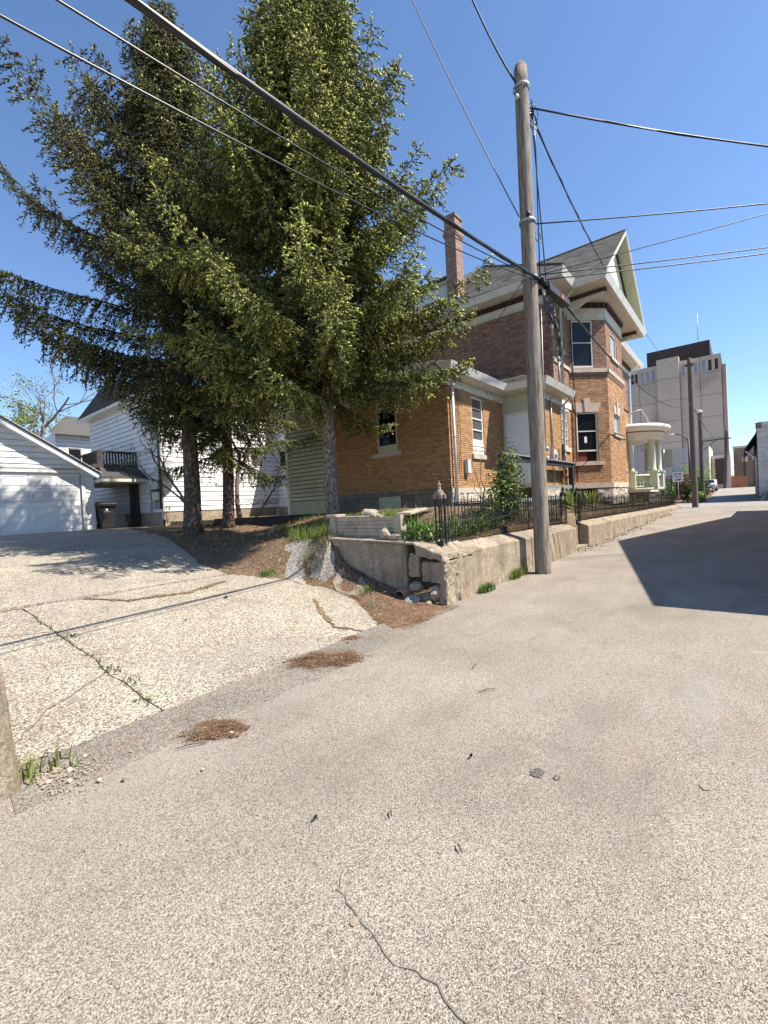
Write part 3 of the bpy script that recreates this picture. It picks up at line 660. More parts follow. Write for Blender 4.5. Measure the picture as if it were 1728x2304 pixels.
# cross gable over the bay: ridge at x 20.62, z 12.2, from y 3.45 back into the hip
gs = (12.22-9.23)/(20.62-16.78)
roof_plane([(16.72, 3.38, 9.2), (16.72, 4.4, 9.2), (20.62, 8.55, 12.22), (20.62, 3.38, 12.22)], 'shingle'); roof_plane([(24.52, 3.38, 9.2), (20.62, 3.38, 12.22), (20.62, 8.55, 12.22), (24.52, 4.4, 9.2)], 'shingle')
kg = math.sqrt((20.62-16.72)**2+(12.22-9.2)**2)
SH += shingles((16.72, 3.38, 9.2), (0, 1, 0), V(3.9, 0, 3.02).normalized(), V(-3.02, 0, 3.9).normalized(), lambda s: 0, lambda s: 1.02+s/kg*4.1, kg, 'shingle', seed=5)
pieces(H, 'shingle', 'shingles', 'shingle', SH, 300)
MB().tube([(15.42, 4.40, zm+.04), (20.64, 9.62, 13.14)], .05, 6).build('hip_cap', 'shingle', H); MB().tube([(20.62, 3.38, 12.25), (20.62, 8.5, 12.25)], .05, 6).build('ridge_cap', 'shingle', H)
# gutters and soffits of the main roof
eave([(15.47, 16.6), (15.47, 4.46), (16.80, 4.46), (16.80, 3.42), (24.48, 3.42), (24.48, 4.46), (30.5, 4.46), (30.5, 6)], 8.96, 9.2, 0, flare=.09)
soffit_boards(15.53, 16.05, 4.52, 16, 8.955, 'y'); soffit_boards(16.05, 24.42, 4.53, 5.05, 8.955, 'x'); soffit_boards(16.86, 24.42, 3.48, 4.52, 8.955, 'x'); soffit_boards(24.42, 30.4, 4.52, 5.05, 8.955, 'y')
# friezes, dentils
for F_, a, c in ((ML, -.04, 9.0), (MR, -.04, 1.85), (BL, 0, BLW), (BR, -.03, 2.93), (MR, 6.9, 13.85)):
    zb = 8.452 if F_ in (ML, MR) else 8.302
    MB().fb(F_, a, c, zb, zb+.1, -.1, .035).build('frieze_moulding', 'sage_trim', H)
    MB().fb(F_, a, c, zb+.1, 8.76, -.1, .02).build('frieze', 'soffit', H)
    MB().fb(F_, a, c, 8.76, 8.952, -.1, .05).build('cornice_band', 'brown_trim', H)
    b = MB(); q = a+.03
    while q < c-.1: b.fb(F_, q, q+.09, 8.79, 8.93, .05, .12); q += .17
    b.build('dentils', 'brown_trim', H, 'stuff')
# brackets under the gable ends
for F_, u, L_ in ((Face((17.55, 5.05), (1, 0), (0, -1)), 0, 1.45), (Face((23.3, 5.05), (1, 0), (0, -1)), 0, 1.45)):
    pr = [(0, 8.95), (L_, 8.95), (L_+.04, 8.86), (L_-.06, 8.80), (L_-.12, 8.70), (L_*.72, 8.66), (L_*.52, 8.62), (L_*.34, 8.48), (L_*.15, 8.42), (0, 8.36)]
    MB().prism([F_.p(-.05, z, d) for d, z in pr], F_.u*.10).build('bracket', 'soffit', H); MB().prism([F_.p(-.07, z, d) for d, z in ((0, 8.94), (L_+.03, 8.94), (L_+.05, 8.82), (L_*.5, 8.80), (0, 8.78))], F_.u*.14).build('bracket', 'brown_trim', H)
# gable face, rakes
GF = Face((20.62, 3.86), (1, 0), (0, -1))
MB().prism([GF.p(-3.75, 9.2), GF.p(3.75, 9.2), GF.p(0, 12.08)], (0, .08, 0)).build('gable', 'cream', H)
for sgn in (-1, 1):
    t = V(-sgn*3.9, 0, 3.02).normalized(); n_ = V(sgn*3.02, 0, 3.9).normalized()
    a = V(20.62+sgn*3.9, 3.36, 9.2)-n_*.02; c = V(20.62, 3.36, 12.22)-n_*.02
    MB().hexa([a-n_*.09, a, a+V(0, .05, 0), a-n_*.09+V(0, .05, 0), c-n_*.09, c, c+V(0, .05, 0), c-n_*.09+V(0, .05, 0)]).build('rake_board', 'white_paint', H)
    a = a-n_*.065; c = c-n_*.065
    MB().hexa([a, a+n_*.012, a+n_*.012+V(0, .48, 0), a+V(0, .48, 0), c, c+n_*.012, c+n_*.012+V(0, .48, 0), c+V(0, .48, 0)]).build('rake_soffit', 'sage', H)
    b = MB(); L_ = 4.6; s = .35
    while s < L_: q = V(20.62+sgn*3.9, 3.8, 9.2)+t*s-n_*.13; b.hexa([q-n_*.2+V(0, .05, 0), q-n_*.2+t*.1+V(0, .05, 0), q+t*.16+V(0, .05, 0), q+V(0, .05, 0), q-n_*.2, q-n_*.2+t*.1, q+t*.16, q]); s += .22
    b.build('scallops', 'brown_trim', H, 'stuff')
# --- bay windows and stone
band(BL, -.02, BLW+.02, 6.30, 6.46, .07, 'sandstone', .95, 7); band(BR, -.05, 2.95, 6.30, 6.46, .07, 'limestone', 1.2, 8)
for k in range(2):
    for F_, a, c in ((BL, 0, BLW), (BR, 0, 2.9)): MB().fb(F_, a, c, 6.225-k*.062, 6.275-k*.062, 0, .045-.02*k).build('moulding', 'brick_main', H)
window(H, BL, .22, 1.08, 3.28, 4.78, 'white_paint', 'glass', -.06, .05, (.52,))
MB().fb(BL, .22, 1.08, 2.86, 3.28, -.1, -.075).build('pane', 'glass', H); MB().fb(BL, .28, .62, 2.9, 3.26, -.08, -.073).build('blind', 'red_cloth', H)
MB().fb(BL, 1.02, 1.08, 2.88, 3.28, -.09, -.04).build('window_jamb', 'soffit', H)
MB().lathe(BL.p(.60, 4.33, -.06), [(0, -.085), (.06, -.06), (.085, 0), (.06, .06), (0, .085)], 12)
sg = MB(); sg.prism([BL.p(.60+.085*math.cos(t*math.pi/6), 4.33+.085*math.sin(t*math.pi/6), -.076) for t in range(12)], BL.n*.005); sg.build('window_sticker', 'yellow', H)
MB().fb(BL, .55, .65, 3.62, 3.86, -.072, -.068).build('paper_notice', 'sign_white', H)
MB().fb(BL, .08, 1.26, 2.74, 2.878, -.1, .07).build('window_sill', 'sandstone', H)
def lintel(F_, uc, z, wd, hh, m):
    for s in (-1, 1): MB().prism([F_.p(uc+s*.095, z, .0), F_.p(uc+s*(wd/2), z), F_.p(uc+s*(wd/2+.13), z+hh), F_.p(uc+s*.125, z+hh)], F_.n*.02).build('lintel', m, H)
    MB().prism([F_.p(uc-.09, z), F_.p(uc+.09, z), F_.p(uc+.135, z+hh+.16), F_.p(uc-.135, z+hh+.16)], F_.n*.05).build('keystone', m, H)
lintel(BL, .65, 4.785, .92, .36, 'sandstone')
window(H, BR, .86, 1.92, 4.05, 4.82, 'soffit', 'glass_curtain', -.06, .06, ())
MB().fb(BR, .72, 2.06, 3.9, 4.048, -.1, .07).build('window_sill', 'limestone', H); lintel(BR, 1.39, 4.825, 1.0, .34, 'limestone')
window(H, BL, .14, 1.02, 6.50, 8.30, 'soffit', 'glass', -.05, .06, (.53,))
window(H, BR, .78, 1.86, 7.08, 8.1, 'soffit', 'glass_curtain', -.06, .06, ()); MB().fb(BR, .66, 1.98, 6.95, 7.078, -.1, .07).build('window_sill', 'limestone', H)
window(H, MR, .55, 1.2, 7.0, 8.2, 'soffit', 'glass', -.07, .05, (.5,)); MB().fb(MR, .45, 1.3, 6.86, 6.998, -.1, .05).build('window_sill', 'limestone', H)
band(MR, 0, 1.8, 6.36, 6.48, .05, 'limestone', 2, 9)
for z0, z1 in ((3.2, 5.0), (6.6, 8.2)): window(H, MR, 8.5, 9.4, z0, z1, 'soffit', 'glass', -.07, .05, (.5,), sill=(.1, .12, .05))
# --- chimney
MB().box(16.36, 16.81, 8.82, 9.20, 9.2, 13.1).build('wall', 'mortar', H)
b = MB(); cL = Face((16.3, 8.76), (0, 1), (-1, 0)); cR = Face((16.3, 8.76), (1, 0), (0, -1)); wd = .5
for F_, L_ in ((cL, .5), (cR, .57)):
    for c in bricks(F_, 0, L_, 9.8, 12.45, depth=.06, seed=21)+bricks(F_, 0, L_, 12.71, 13.2, depth=.06, seed=22): b.hexa(c)
for k, (z, d) in enumerate(((12.45, .03), (12.515, .055), (12.58, .055), (12.645, .03))):
    for F_, L_ in ((cL, .5), (cR, .57)):
        G_ = Face((F_.o.x-d, F_.o.y-d), (F_.u.x, F_.u.y), (F_.n.x, F_.n.y))
        for c in bricks(G_, 0, L_+d*2, z, z+.0655, depth=.12, seed=23+k): b.hexa(c)
b.build('chimney', 'brick_chimney', H, 'stuff')
MB().box(16.26, 16.91, 8.72, 9.30, 13.2, 13.32).build('chimney_cap', 'stone_dark', H); MB().box(16.29, 16.9, 8.75, 9.29, 9.6, 9.98).build('flashing', 'limestone', H)
# dormer behind the chimney
MB().prism([(17.2, 9.5, 9.8), (17.2, 11.5, 9.8), (17.2, 11.5, 11.25), (17.2, 9.5, 11.25)], (2.4, 0, 0)).build('dormer', 'white_paint', H); MB().box(17.05, 19.8, 9.35, 11.7, 11.25, 11.38).build('dormer_roof', 'black', H)
MB().box(17.1, 19.7, 9.42, 11.6, 11.1, 11.25).build('dormer_fascia', 'sage', H)
# --- rainwater pipes, meters, conduits
def pipe(pts, r, m, nm): return MB().tube(pts, r, 8).build(nm, m, H)
pipe([(11.08, 6.28, 5.1), (11.08, 6.28, 1.5)], .042, 'metal_white', 'downspout')
for z in (4.6, 3.4, 2.2): MB().lathe((11.08, 6.28, z), [(.048, 0), (.048, .03)], 10).build('pipe_strap', 'metal_grey', H)
pipe([(16.85, 4.5, 8.95), (16.85, 4.62, 8.8), (16.85, 4.97, 8.5), (16.85, 4.97, 5.3)], .045, 'sage_trim', 'downspout')
pipe([(16.75, 4.72, 5.1), (16.72, 4.95, 4.9), (16.72, 4.98, 3.2), (16.72, 4.98, 1.5)], .045, 'metal_white', 'downspout')
pipe([(23.1, 4.97, 8.9), (23.1, 4.97, 1.6)], .05, 'sage_trim', 'downspout'); pipe([(29.2, 4.5, 8.9), (29.2, 4.96, 8.5), (29.2, 4.96, 1.6)], .05, 'metal_white', 'downspout')
pipe([(17.95, 4.94, 8.3), (17.93, 4.92, 6.6), (17.98, 4.9, 5), (17.95, 4.93, 2.1)], .02, 'cable', 'cable_run')
pipe([(15.5, 5.01, 5.0), (15.5, 5.01, 3.2)], .03, 'metal_grey', 'conduit'); pipe([(15.55, 5.01, 2.9), (15.55, 5.01, 1.9)], .02, 'metal_grey', 'conduit')
mb_ = MB().box(15.36, 15.66, 4.93, 5.045, 2.84, 3.2).build('meter_box', 'box_grey', H); MB().tube([(15.51, 4.94, 3.0), (15.51, 4.86, 3.0)], .075, 14).build('meter_dial', 'metal_grey', mb_)
mb_ = MB().box(11.72, 11.92, 6.24, 6.355, 2.42, 2.82).build('meter_box', 'box_grey', H); MB().box(11.76, 11.88, 6.27, 6.35, 2.34, 2.42).build('meter_foot', 'metal_grey', mb_)
for k in range(3):
    x = 11.3+k*.12; pts = [(x+.03*math.sin(t*1.3+k), 6.345, 4.85-t*.31) for t in range(9)]; MB().tube(pts, .006, 4).build('loose_cable', 'cable', H)
MB().tube([(15.72, 4.75, 5.35), (15.72, 4.75, 6.25)], .035, 8).build('service_mast', 'metal_grey', H); MB().lathe((15.72, 4.75, 6.2), [(.035, 0), (.075, .03), (.07, .1), (.03, .15), (0, .16)], 10).build('weather_head', 'metal_grey', H)
r_ = random.Random(4)
for k in range(9):
    a = V(15.72, 4.7, 6.25); e = V(15.72+r_.uniform(-.5, .5), 4.6+r_.uniform(-.1, .4), r_.uniform(5.7, 8.3)); md = (a+e)/2+V(r_.uniform(-.3, .3), -.1, r_.uniform(-.4, .2))
    MB().tube([a, a.lerp(md, .6)+V(0, 0, .06), md, md.lerp(e, .6), e], .009, 5).build('loose_cable', 'cable', H)
# --- round porch at the street front of the brick house
PC = (30.5, 5.4); pch = MB()
pch.lathe((*PC, 0), [(1.62, 1.0), (1.62, 1.68), (1.82, 1.70), (1.82, 1.86), (0, 1.87)], 36).build('porch_floor', 'limestone', H)
MB().lathe((*PC, 0), [(0, 4.62), (1.75, 4.62), (1.86, 4.64), (1.86, 4.95), (1.92, 4.97), (1.92, 5.06), (2.0, 5.1), (2.22, 5.2), (2.26, 5.34), (2.2, 5.42), (2.0, 5.5), (0, 5.75)], 40).build('porch_roof', 'soffit', H)
MB().lathe((*PC, 0), [(1.95, 5.02), (1.95, 5.1), (1.9, 5.1)], 40).build('porch_band', 'brown_trim', H)
for k, an in enumerate((-165, -118, -78, -35, 10)):
    a = R(an); cx, cy = PC[0]+1.58*math.cos(a), PC[1]+1.58*math.sin(a)
    pd = MB().box(cx-.24, cx+.24, cy-.24, cy+.24, 1.86, 2.72).build('porch_pedestal', 'sage_trim', H); MB().box(cx-.28, cx+.28, cy-.28, cy+.28, 2.72, 2.82).build('pedestal_cap', 'sage_trim', pd)
    MB().lathe((cx, cy, 0), [(.2, 2.82), (.2, 2.9), (.16, 2.94), (.165, 3.5), (.135, 4.45), (.19, 4.5), (.19, 4.63)], 14).build('porch_column', 'sage_trim', H)
    if k < 4:
        for q in range(1, 6):
            b_ = R(an+q*(40/6.2)+3); bx, by = PC[0]+1.58*math.cos(b_), PC[1]+1.58*math.sin(b_)
            MB().lathe((bx, by, 0), [(.03, 1.98), (.03, 2.06), (.055, 2.2), (.025, 2.38), (.035, 2.54)], 8).build('baluster', 'sage_trim', H)
MB().lathe((*PC, 0), [(1.5, 2.54), (1.5, 2.64), (1.68, 2.64), (1.68, 2.54)], 30, R(-165), R(10)).build('porch_rail', 'sage_trim', H)
MB().lathe((*PC, 0), [(1.53, 1.92), (1.53, 1.98), (1.63, 1.98), (1.63, 1.92)], 30, R(-165), R(10)).build('porch_rail', 'sage_trim', H)
MB().box(26.2, 28.6, 3.75, 5.0, 1.0, 1.62).build('cellar_hatch', 'stone_dark', H); MB().box(26.1, 28.7, 3.65, 5.0, 1.62, 1.70).build('hatch_lid', 'cream', H)
MB().tube([(29.4, 5.2, 5.7), (29.5, 4.9, 6.3), (29.9, 4.5, 6.45), (30.3, 4.3, 6.0), (30.5, 4.2, 5.6)], .03, 6).build('gas_pipe', 'metal_grey', H)
# --- dark painted deck and rail in front of the nook door
D = thing('porch_deck', 'charcoal painted wooden porch deck and handrail beside the side door', 'deck', (13.8, 4.75, 1.2))
for k in range(13): MB().box(10.72, 16.75, 4.74+k*.118, 4.74+k*.118+.11, 1.55, 1.585).build('deck_board', 'deck_grey', D)
for k in range(26): MB().box(10.74+k*.232, 10.74+k*.232+.222, 4.715, 4.735, .95, 1.53).build('skirt_board', 'deck_paint', D)
MB().box(10.7, 16.77, 4.70, 4.738, 1.50, 1.60).build('rim_board', 'deck_grey', D); MB().box(10.70, 10.718, 4.74, 6.2, .95, 1.54).build('side_skirt', 'deck_paint', D)
for x in (10.78, 13.05, 16.6): MB().box(x-.075, x+.075, 4.68, 4.83, .95, 2.74).build('rail_post', 'deck_paint', D)
MB().box(10.66, 16.74, 4.64, 4.87, 2.742, 2.78).build('handrail', 'deck_grey', D); MB().box(10.7, 16.7, 4.70, 4.80, 2.60, 2.741).build('rail_beam', 'deck_paint', D)
MB().box(13.13, 16.52, 4.72, 4.78, 1.86, 1.98).build('lower_rail', 'deck_grey', D); MB().box(13.14, 13.22, 4.69, 4.76, 1.6, 2.6).build('rail_trim', 'sage_trim', D)
# iron trellis on the deck
TR = thing('iron_trellis', 'narrow black wrought-iron trellis column behind the deck rail', 'trellis', (16.35, 4.9, 1.58))
for dx in (-.14, .14):
    for dy in (-.07, .07): MB().bar((16.35+dx, 4.92+dy, 1.58), (16.35+dx*.3, 4.92+dy*.3, 3.45), .018).build('trellis_bar', 'iron', TR)
for k in range(7):
    z = 1.75+k*.24; s_ = 1-.55*k/7; b = MB()
    b.tube([(16.35+.14*s_*math.cos(t*.5236), 4.85+.0*t, z+.1*s_*math.sin(t*.5236)) for t in range(13)], .009, 5).build('trellis_scroll', 'iron', TR)
# ================================================================== green annex
GA = thing('green_annex', 'pale green clapboard annex with vertical skirting behind the thin spruce trunk', 'annex', (11.0, 11.9, 1.3))
GL = Face((11.0, 10.9), (0, 1), (-1, 0))
MB().box(11.06, 15.8, 10.92, 13.5, 1.2, 5.0).build('wall', 'stone_dark', GA)
siding(GA, GL, .0, 2.58, 1.90, 5.0, .15, 'siding_green', gapk=.15, lip=.045)
for k in range(22): MB().fb(GL, .02+k*.118, .13+k*.118, 1.25, 1.895, -.02, .012).build('skirting_board', 'siding_green', GA)
MB().fb(GL, 2.58, 2.72, 1.25, 5.0, -.1, .035).build('corner_board', 'white_paint', GA); MB().box(10.7, 16, 10.7, 13.8, 5.0, 5.15).build('roof', 'white_paint', GA)
# ================================================================== white clapboard house
WH = thing('white_house', 'white clapboard house with utility meters on its corner behind the spruces', 'house', (8.4, 18.3, 1.2))
HA = Face((8.4, 18.3), (0, 1), (-1, 0)); HB = Face((8.4, 18.3), (1, 0), (0, -1)); HC = Face((14.2, 18.3), (0, -1), (-1, 0))
MB().box(8.43, 18, 18.33, 26, 1.2, 7.2).build('wall', 'siding_white', WH); MB().box(14.23, 18, 13.6, 18.4, 1.2, 7.2).build('wall', 'siding_white', WH)
ha_op = []; hb_op = [(2.3, 3.4, 2.85, 4.65), (4.1, 5.1, 2.85, 4.65)]; hc_op = [(.1, .85, 2.85, 4.7)]
siding(WH, HA, 0, 7.5, 1.78, 6.6, .205, 'siding_shaded'); siding(WH, HB, 0, 5.8, 1.78, 6.6, .205, 'siding_white', hb_op); siding(WH, HC, 0, 4.6, 1.78, 6.6, .205, 'siding_white', hc_op)
MB().box(8.37, 8.44, 18.26, 18.33, 1.78, 6.6).build('corner_board', 'metal_grey', WH); MB().tube([(8.3, 18.22, 7), (8.3, 18.22, 1.9)], .05, 8).build('downspout', 'steel_dark', WH)
for k in range(9): MB().fb(HA, k*.4+.0, k*.4+.394, 1.2, 1.46, -.05, .0).build('base_block', 'block_base', WH); MB().fb(HA, k*.4+.2, k*.4+.594, 1.466, 1.775, -.05, .0).build('base_block', 'block_base', WH)
for k in range(14): MB().fb(HB, k*.4+.0, k*.4+.394, 1.2, 1.46, -.05, .0).build('base_block', 'block_base', WH); MB().fb(HB, k*.4+.01, k*.4+.404, 1.466, 1.775, -.05, .0).build('base_block', 'block_base', WH)
MB().fb(HC, 0, 4.6, 1.2, 1.775, -.05, .0).build('base_wall', 'block_base', WH)
window(WH, HB, 2.42, 3.28, 2.95, 4.55, 'white_paint', 'glass_curtain', -.02, .06, (.5,), trim=.1); window(WH, HB, 4.25, 4.95, 2.95, 4.55, 'white_paint', 'glass', -.02, .05, (.52,), pane2='glass_dim', trim=.12)
window(WH, HC, .2, .75, 2.95, 4.6, 'white_paint', 'glass', -.02, .05, (.52,), trim=.09)
MB().fb(HC, 1.0, 1.14, 2.0, 2.26, .0, .1).build('outlet_box', 'box_grey', WH)
for k in range(4): MB().tube([HB.p(3.0+k*.5+.2*t, 2.05+.12*math.sin(t*1.7+k), .03) for t in range(14)], .008, 4).build('cable_run', 'cable', WH)
MB().fb(HC, -.0, .0, 1, 1, 0, 0)
MB().prism([(8.0, 17.9, 6.6), (18.4, 17.9, 6.6), (18.4, 26.4, 6.6), (8.0, 26.4, 6.6)], (0, 0, .12)).build('eaves', 'white_paint', WH)
MB().prism([(8.0, 17.9, 6.72), (8.0, 26.4, 6.72), (8.0, 22.1, 7.9)], (10.4, 0, 0)).build('roof', 'shingle_dark', WH)
# meters
for k in range(4):
    u = .12+k*.14; mtr = MB().fb(HA, u, u+.125, 2.72, 3.12, .02, .14).build('meter', 'box_grey', WH); MB().fb(HA, u, u+.125, 2.62, 2.72, .02, .15).build('meter_socket', 'steel_dark', mtr); MB().fb(HA, u+.005, u+.12, 2.28-.0*k, 2.62, .02, .13).build('meter_can', 'cream', mtr)
    MB().tube([HA.p(u+.06, 2.28, .06), HA.p(u+.06, 1.9, .06)], .022, 6).build('meter_pipe', 'metal_grey', mtr)
MB().fb(HA, .8, 1.1, 2.6, 2.95, .02, .14).build('junction_box', 'box_grey', WH)
r_ = random.Random(9)
for k in range(4): MB().tube([HA.p(.85+.1*k*.5+.05*math.sin(t+k), 2.6-t*.13, .05+.02*math.sin(t*2)) for t in range(7)], .008, 4).build('cable_run', 'cable', WH)
MB().tube([HA.p(.3, 3.1, .06), HA.p(.32, 3.3, .06), HA.p(.9, 3.35, .06), HA.p(2.2, 3.2, .06)], .012, 5).build('cable_run', 'cable', WH)
# satellite dish
SD = thing('satellite_dish', 'grey satellite dish mounted beside the white house corner', 'satellite dish', (8.6, 18.0, 2.9))
dd = V(.25, -.9, .45).normalized(); ax = dd.cross(V(0, 0, 1)).normalized(); ay = ax.cross(dd); c0 = V(8.62, 17.95, 3.5); b = MB(); ring = []
for i, (r, d) in enumerate(((0.02, 0), (.15, .012), (.28, .045), (.38, .09))):
    ring.append([c0+dd*d+(ax*math.cos(t*math.pi/12)+ay*math.sin(t*math.pi/12))*r for t in range(24)])
for i in range(3):
    for t in range(24): b.quad(ring[i][t], ring[i][(t+1) % 24], ring[i+1][(t+1) % 24], ring[i+1][t])
b.build('dish', 'metal_grey', SD); MB().tube([c0-dd*.03, c0-dd*.2+V(0, .1, -.1), (8.62, 18.28, 3.1)], .025, 6).build('mount_arm', 'metal_grey', SD); MB().tube([c0-ay*.36, c0+dd*.38-ay*.2], .014, 6).build('feed_arm', 'metal_grey', SD); MB().bar(c0+dd*.38-ay*.2, c0+dd*.46-ay*.18, .06).build('receiver', 'box_grey', SD)
# balcony over the covered passage
BA = thing('balcony', 'weathered dark wooden balcony over the passage beside the garage', 'balcony', (7.4, 21.0, 3.2))
MB().prism([(6.6, 19.4, 3.22), (8.38, 19.4, 3.22), (8.38, 20.4, 3.74), (6.9, 20.4, 3.74)], (0, .05, .03)).build('canopy_roof', 'shingle_dark', BA)
MB().box(6.62, 8.38, 19.4, 23.5, 3.08, 3.2).build('canopy_soffit', 'soffit', BA); MB().box(6.66, 8.38, 20.4, 23.5, 3.72, 3.88).build('deck_floor', 'timber_dark', BA)
for k in range(13): MB().box(6.95+k*.115, 7.01+k*.115, 20.5, 20.54, 3.88, 4.36).build('baluster', 'timber_dark', BA)
for k in range(14): MB().box(6.9, 6.94, 20.6+k*.13, 20.68+k*.13, 3.88, 4.36).build('baluster', 'timber_dark', BA)
MB().box(6.86, 8.4, 20.46, 20.58, 4.36, 4.44).build('top_rail', 'timber_dark', BA); MB().box(6.86, 6.98, 20.58, 22.6, 4.36, 4.44).build('top_rail', 'timber_dark', BA); MB().box(6.84, 7.0, 20.44, 20.6, 3.88, 4.36).build('corner_post', 'timber_dark', BA)
for x in (6.6, 8.3): MB().box(x-.06, x+.06, 20.4, 20.52, 1.2, 3.08).build('passage_post', 'timber_dark', BA)
MB().box(8.2, 8.36, 20.6, 21.0, 1.2, 3.08).build('passage_panel', 'timber_dark', BA)
# second white house behind the passage
W2 = thing('rear_house', 'white clapboard house seen far back beyond the covered passage', 'house', (10, 30, 1.2)); HE = Face((8.0, 30), (1, 0), (0, -1))
MB().box(8.0, 16, 30.03, 36, 1.2, 6.6).build('wall', 'siding_white', W2); siding(W2, HE, 0, 8, 1.3, 6.6, .2, 'siding_white', [(.5, 1.3, 4.2, 5.9), (1.8, 2.7, 4.2, 5.9)])
window(W2, HE, .55, 1.25, 4.3, 5.8, 'white_paint', 'glass', -.02, .05, (.5,), trim=.08); window(W2, HE, 1.85, 2.65, 4.3, 5.8, 'white_paint', 'glass_dim', -.02, .05, (.5,), trim=.08)
MB().prism([(7.6, 29.5, 6.5), (16.3, 29.5, 6.5), (16.3, 33, 8.2), (9.5, 33, 8.2)], (0, .3, .1)).build('roof', 'shingle', W2)
# ================================================================== garage
G = thing('garage', 'white gabled garage with a paneled overhead door dappled by shadow', 'garage', (3.5, 20.26, 1.2))
GR = Face((6.58, 20.26), (-1, 0), (0, -1))
MB().box(-1.4, 6.53, 20.30, 26.5, 1.2, 3.3).build('wall', 'siding_white', G)
sl_ = (5.36-3.36)/(6.95-3.82); GAP = 2.56
def glim(z): 
    if z < 3.3: return (0, 7.9)
    o = (z-3.3)/sl_; return (o, 7.98-o)
MB().prism([GR.p(0, 3.3, -.05), GR.p(7.98, 3.3, -.05), GR.p(3.99, 3.3+3.99*sl_, -.05)], (0, 6, 0)).build('gable', 'siding_white', G)
siding(G, GR, 0, 7.98, 1.2, 5.8, .213, 'siding_white', [(.42, 7.0, 1.0, 3.46)], glim)
for a, c, z0, z1 in ((.30, .42, 1.2, 3.46), (7.0, 7.12, 1.2, 3.46), (.30, 7.12, 3.46, 3.58)): MB().fb(GR, a, c, z0, z1, -.02, .05).build('door_trim', 'white_paint', G)
MB().fb(GR, -.02, .05, 1.2, 3.3, -.05, .03).build('corner_board', 'white_paint', G); MB().fb(GR, .395, .42, 1.2, 3.4, -.06, .02).build('door_seal', 'steel_dark', G)
GD = MB().fb(GR, .42, 7.0, 1.2, 3.46, -.09, -.06).build('garage_door', 'siding_white', G)
for r_i in range(4):
    z0 = 1.215+r_i*.56; MB().fb(GR, .43, 6.99, z0, z0+.545, -.06, -.04).build('door_section', 'siding_white', GD)
    for c_i in range(8):
        u = .5+c_i*.815; q = MB()
        for a, c, d, e in ((u, u+.7, z0+.42, z0+.445), (u, u+.7, z0+.1, z0+.125), (u, u+.025, z0+.125, z0+.42), (u+.675, u+.7, z0+.125, z0+.42)): q.fb(GR, a, c, d, e, -.041, -.026)
        q.build('door_panel', 'siding_white', GD)
MB().fb(GR, .05, 7.9, 3.585, 3.64, -.02, .06).build('drip_edge', 'metal_grey', G)
for s in (0, 1):
    a = GR.p(-.42 if s == 0 else 8.4, 3.3-.42*sl_, 0); c = GR.p(3.99, 3.3+3.99*sl_, 0)
    for q, (d0, d1, h0, h1, m, nm) in enumerate(((.0, .38, .0, .2, 'siding_white', 'rake_fascia'), (-6, .42, .205, .26, 'shingle', 'roof_deck'))):
        MB().hexa([a+GR.n*d1+V(0, 0, h0), c+GR.n*d1+V(0, 0, h0), c+GR.n*d0+V(0, 0, h0), a+GR.n*d0+V(0, 0, h0), a+GR.n*d1+V(0, 0, h1), c+GR.n*d1+V(0, 0, h1), c+GR.n*d0+V(0, 0, h1), a+GR.n*d0+V(0, 0, h1)]).build(nm, m, G)
    if s == 0:
        b = MB(); L_ = (c-a).length; t = (c-a).normalized(); k = 0
        while k*.14 < L_: q = a+t*k*.14+V(0, 0, .255)+GR.n*.45; b.hexa([q, q+t*.16, q+t*.16-GR.n*.9, q-GR.n*.9, q+V(0, 0, .03), q+t*.16+V(0, 0, .012), q+t*.16-GR.n*.9+V(0, 0, .012), q-GR.n*.9+V(0, 0, .03)]); k += 1
        b.build('roof_edge_shingles', 'metal_white', G, 'stuff')
# wheelie bin
BN = thing('wheelie_bin', 'dark brown wheelie bin with a small white emblem by the garage corner', 'bin', (6.93, 20.1, 1.22))
MB().hexa([(6.70, 19.9, 1.26), (7.12, 19.9, 1.26), (7.12, 20.35, 1.26), (6.70, 20.35, 1.26), (6.62, 19.8, 2.2), (7.2, 19.8, 2.2), (7.2, 20.42, 2.2), (6.62, 20.42, 2.2)]).build('body', 'plastic_dark', BN)
MB().box(6.58, 7.24, 19.74, 20.48, 2.14, 2.2).build('rim', 'plastic_dark', BN); MB().hexa([(6.58, 19.72, 2.2), (7.24, 19.72, 2.2), (7.24, 20.5, 2.2), (6.58, 20.5, 2.2), (6.62, 19.78, 2.26), (7.2, 19.78, 2.26), (7.2, 20.46, 2.32), (6.62, 20.46, 2.32)]).build('lid', 'plastic_dark', BN)
for x in (6.68, 7.14): MB().tube([(x-.03, 20.38, 1.32), (x+.03, 20.38, 1.32)], .1, 14).build('wheel', 'rubber', BN)
MB().tube([(6.6, 20.5, 2.15), (7.2, 20.5, 2.15)], .02, 8).build('handle', 'plastic_dark', BN)
MB().tube([(6.86, 19.808, 1.98), (6.86, 19.798, 1.985)], .035, 12).build('emblem', 'sign_white', BN); MB().box(6.76, 6.98, 19.82, 19.829, 1.89, 1.91).build('emblem', 'metal_grey', BN)
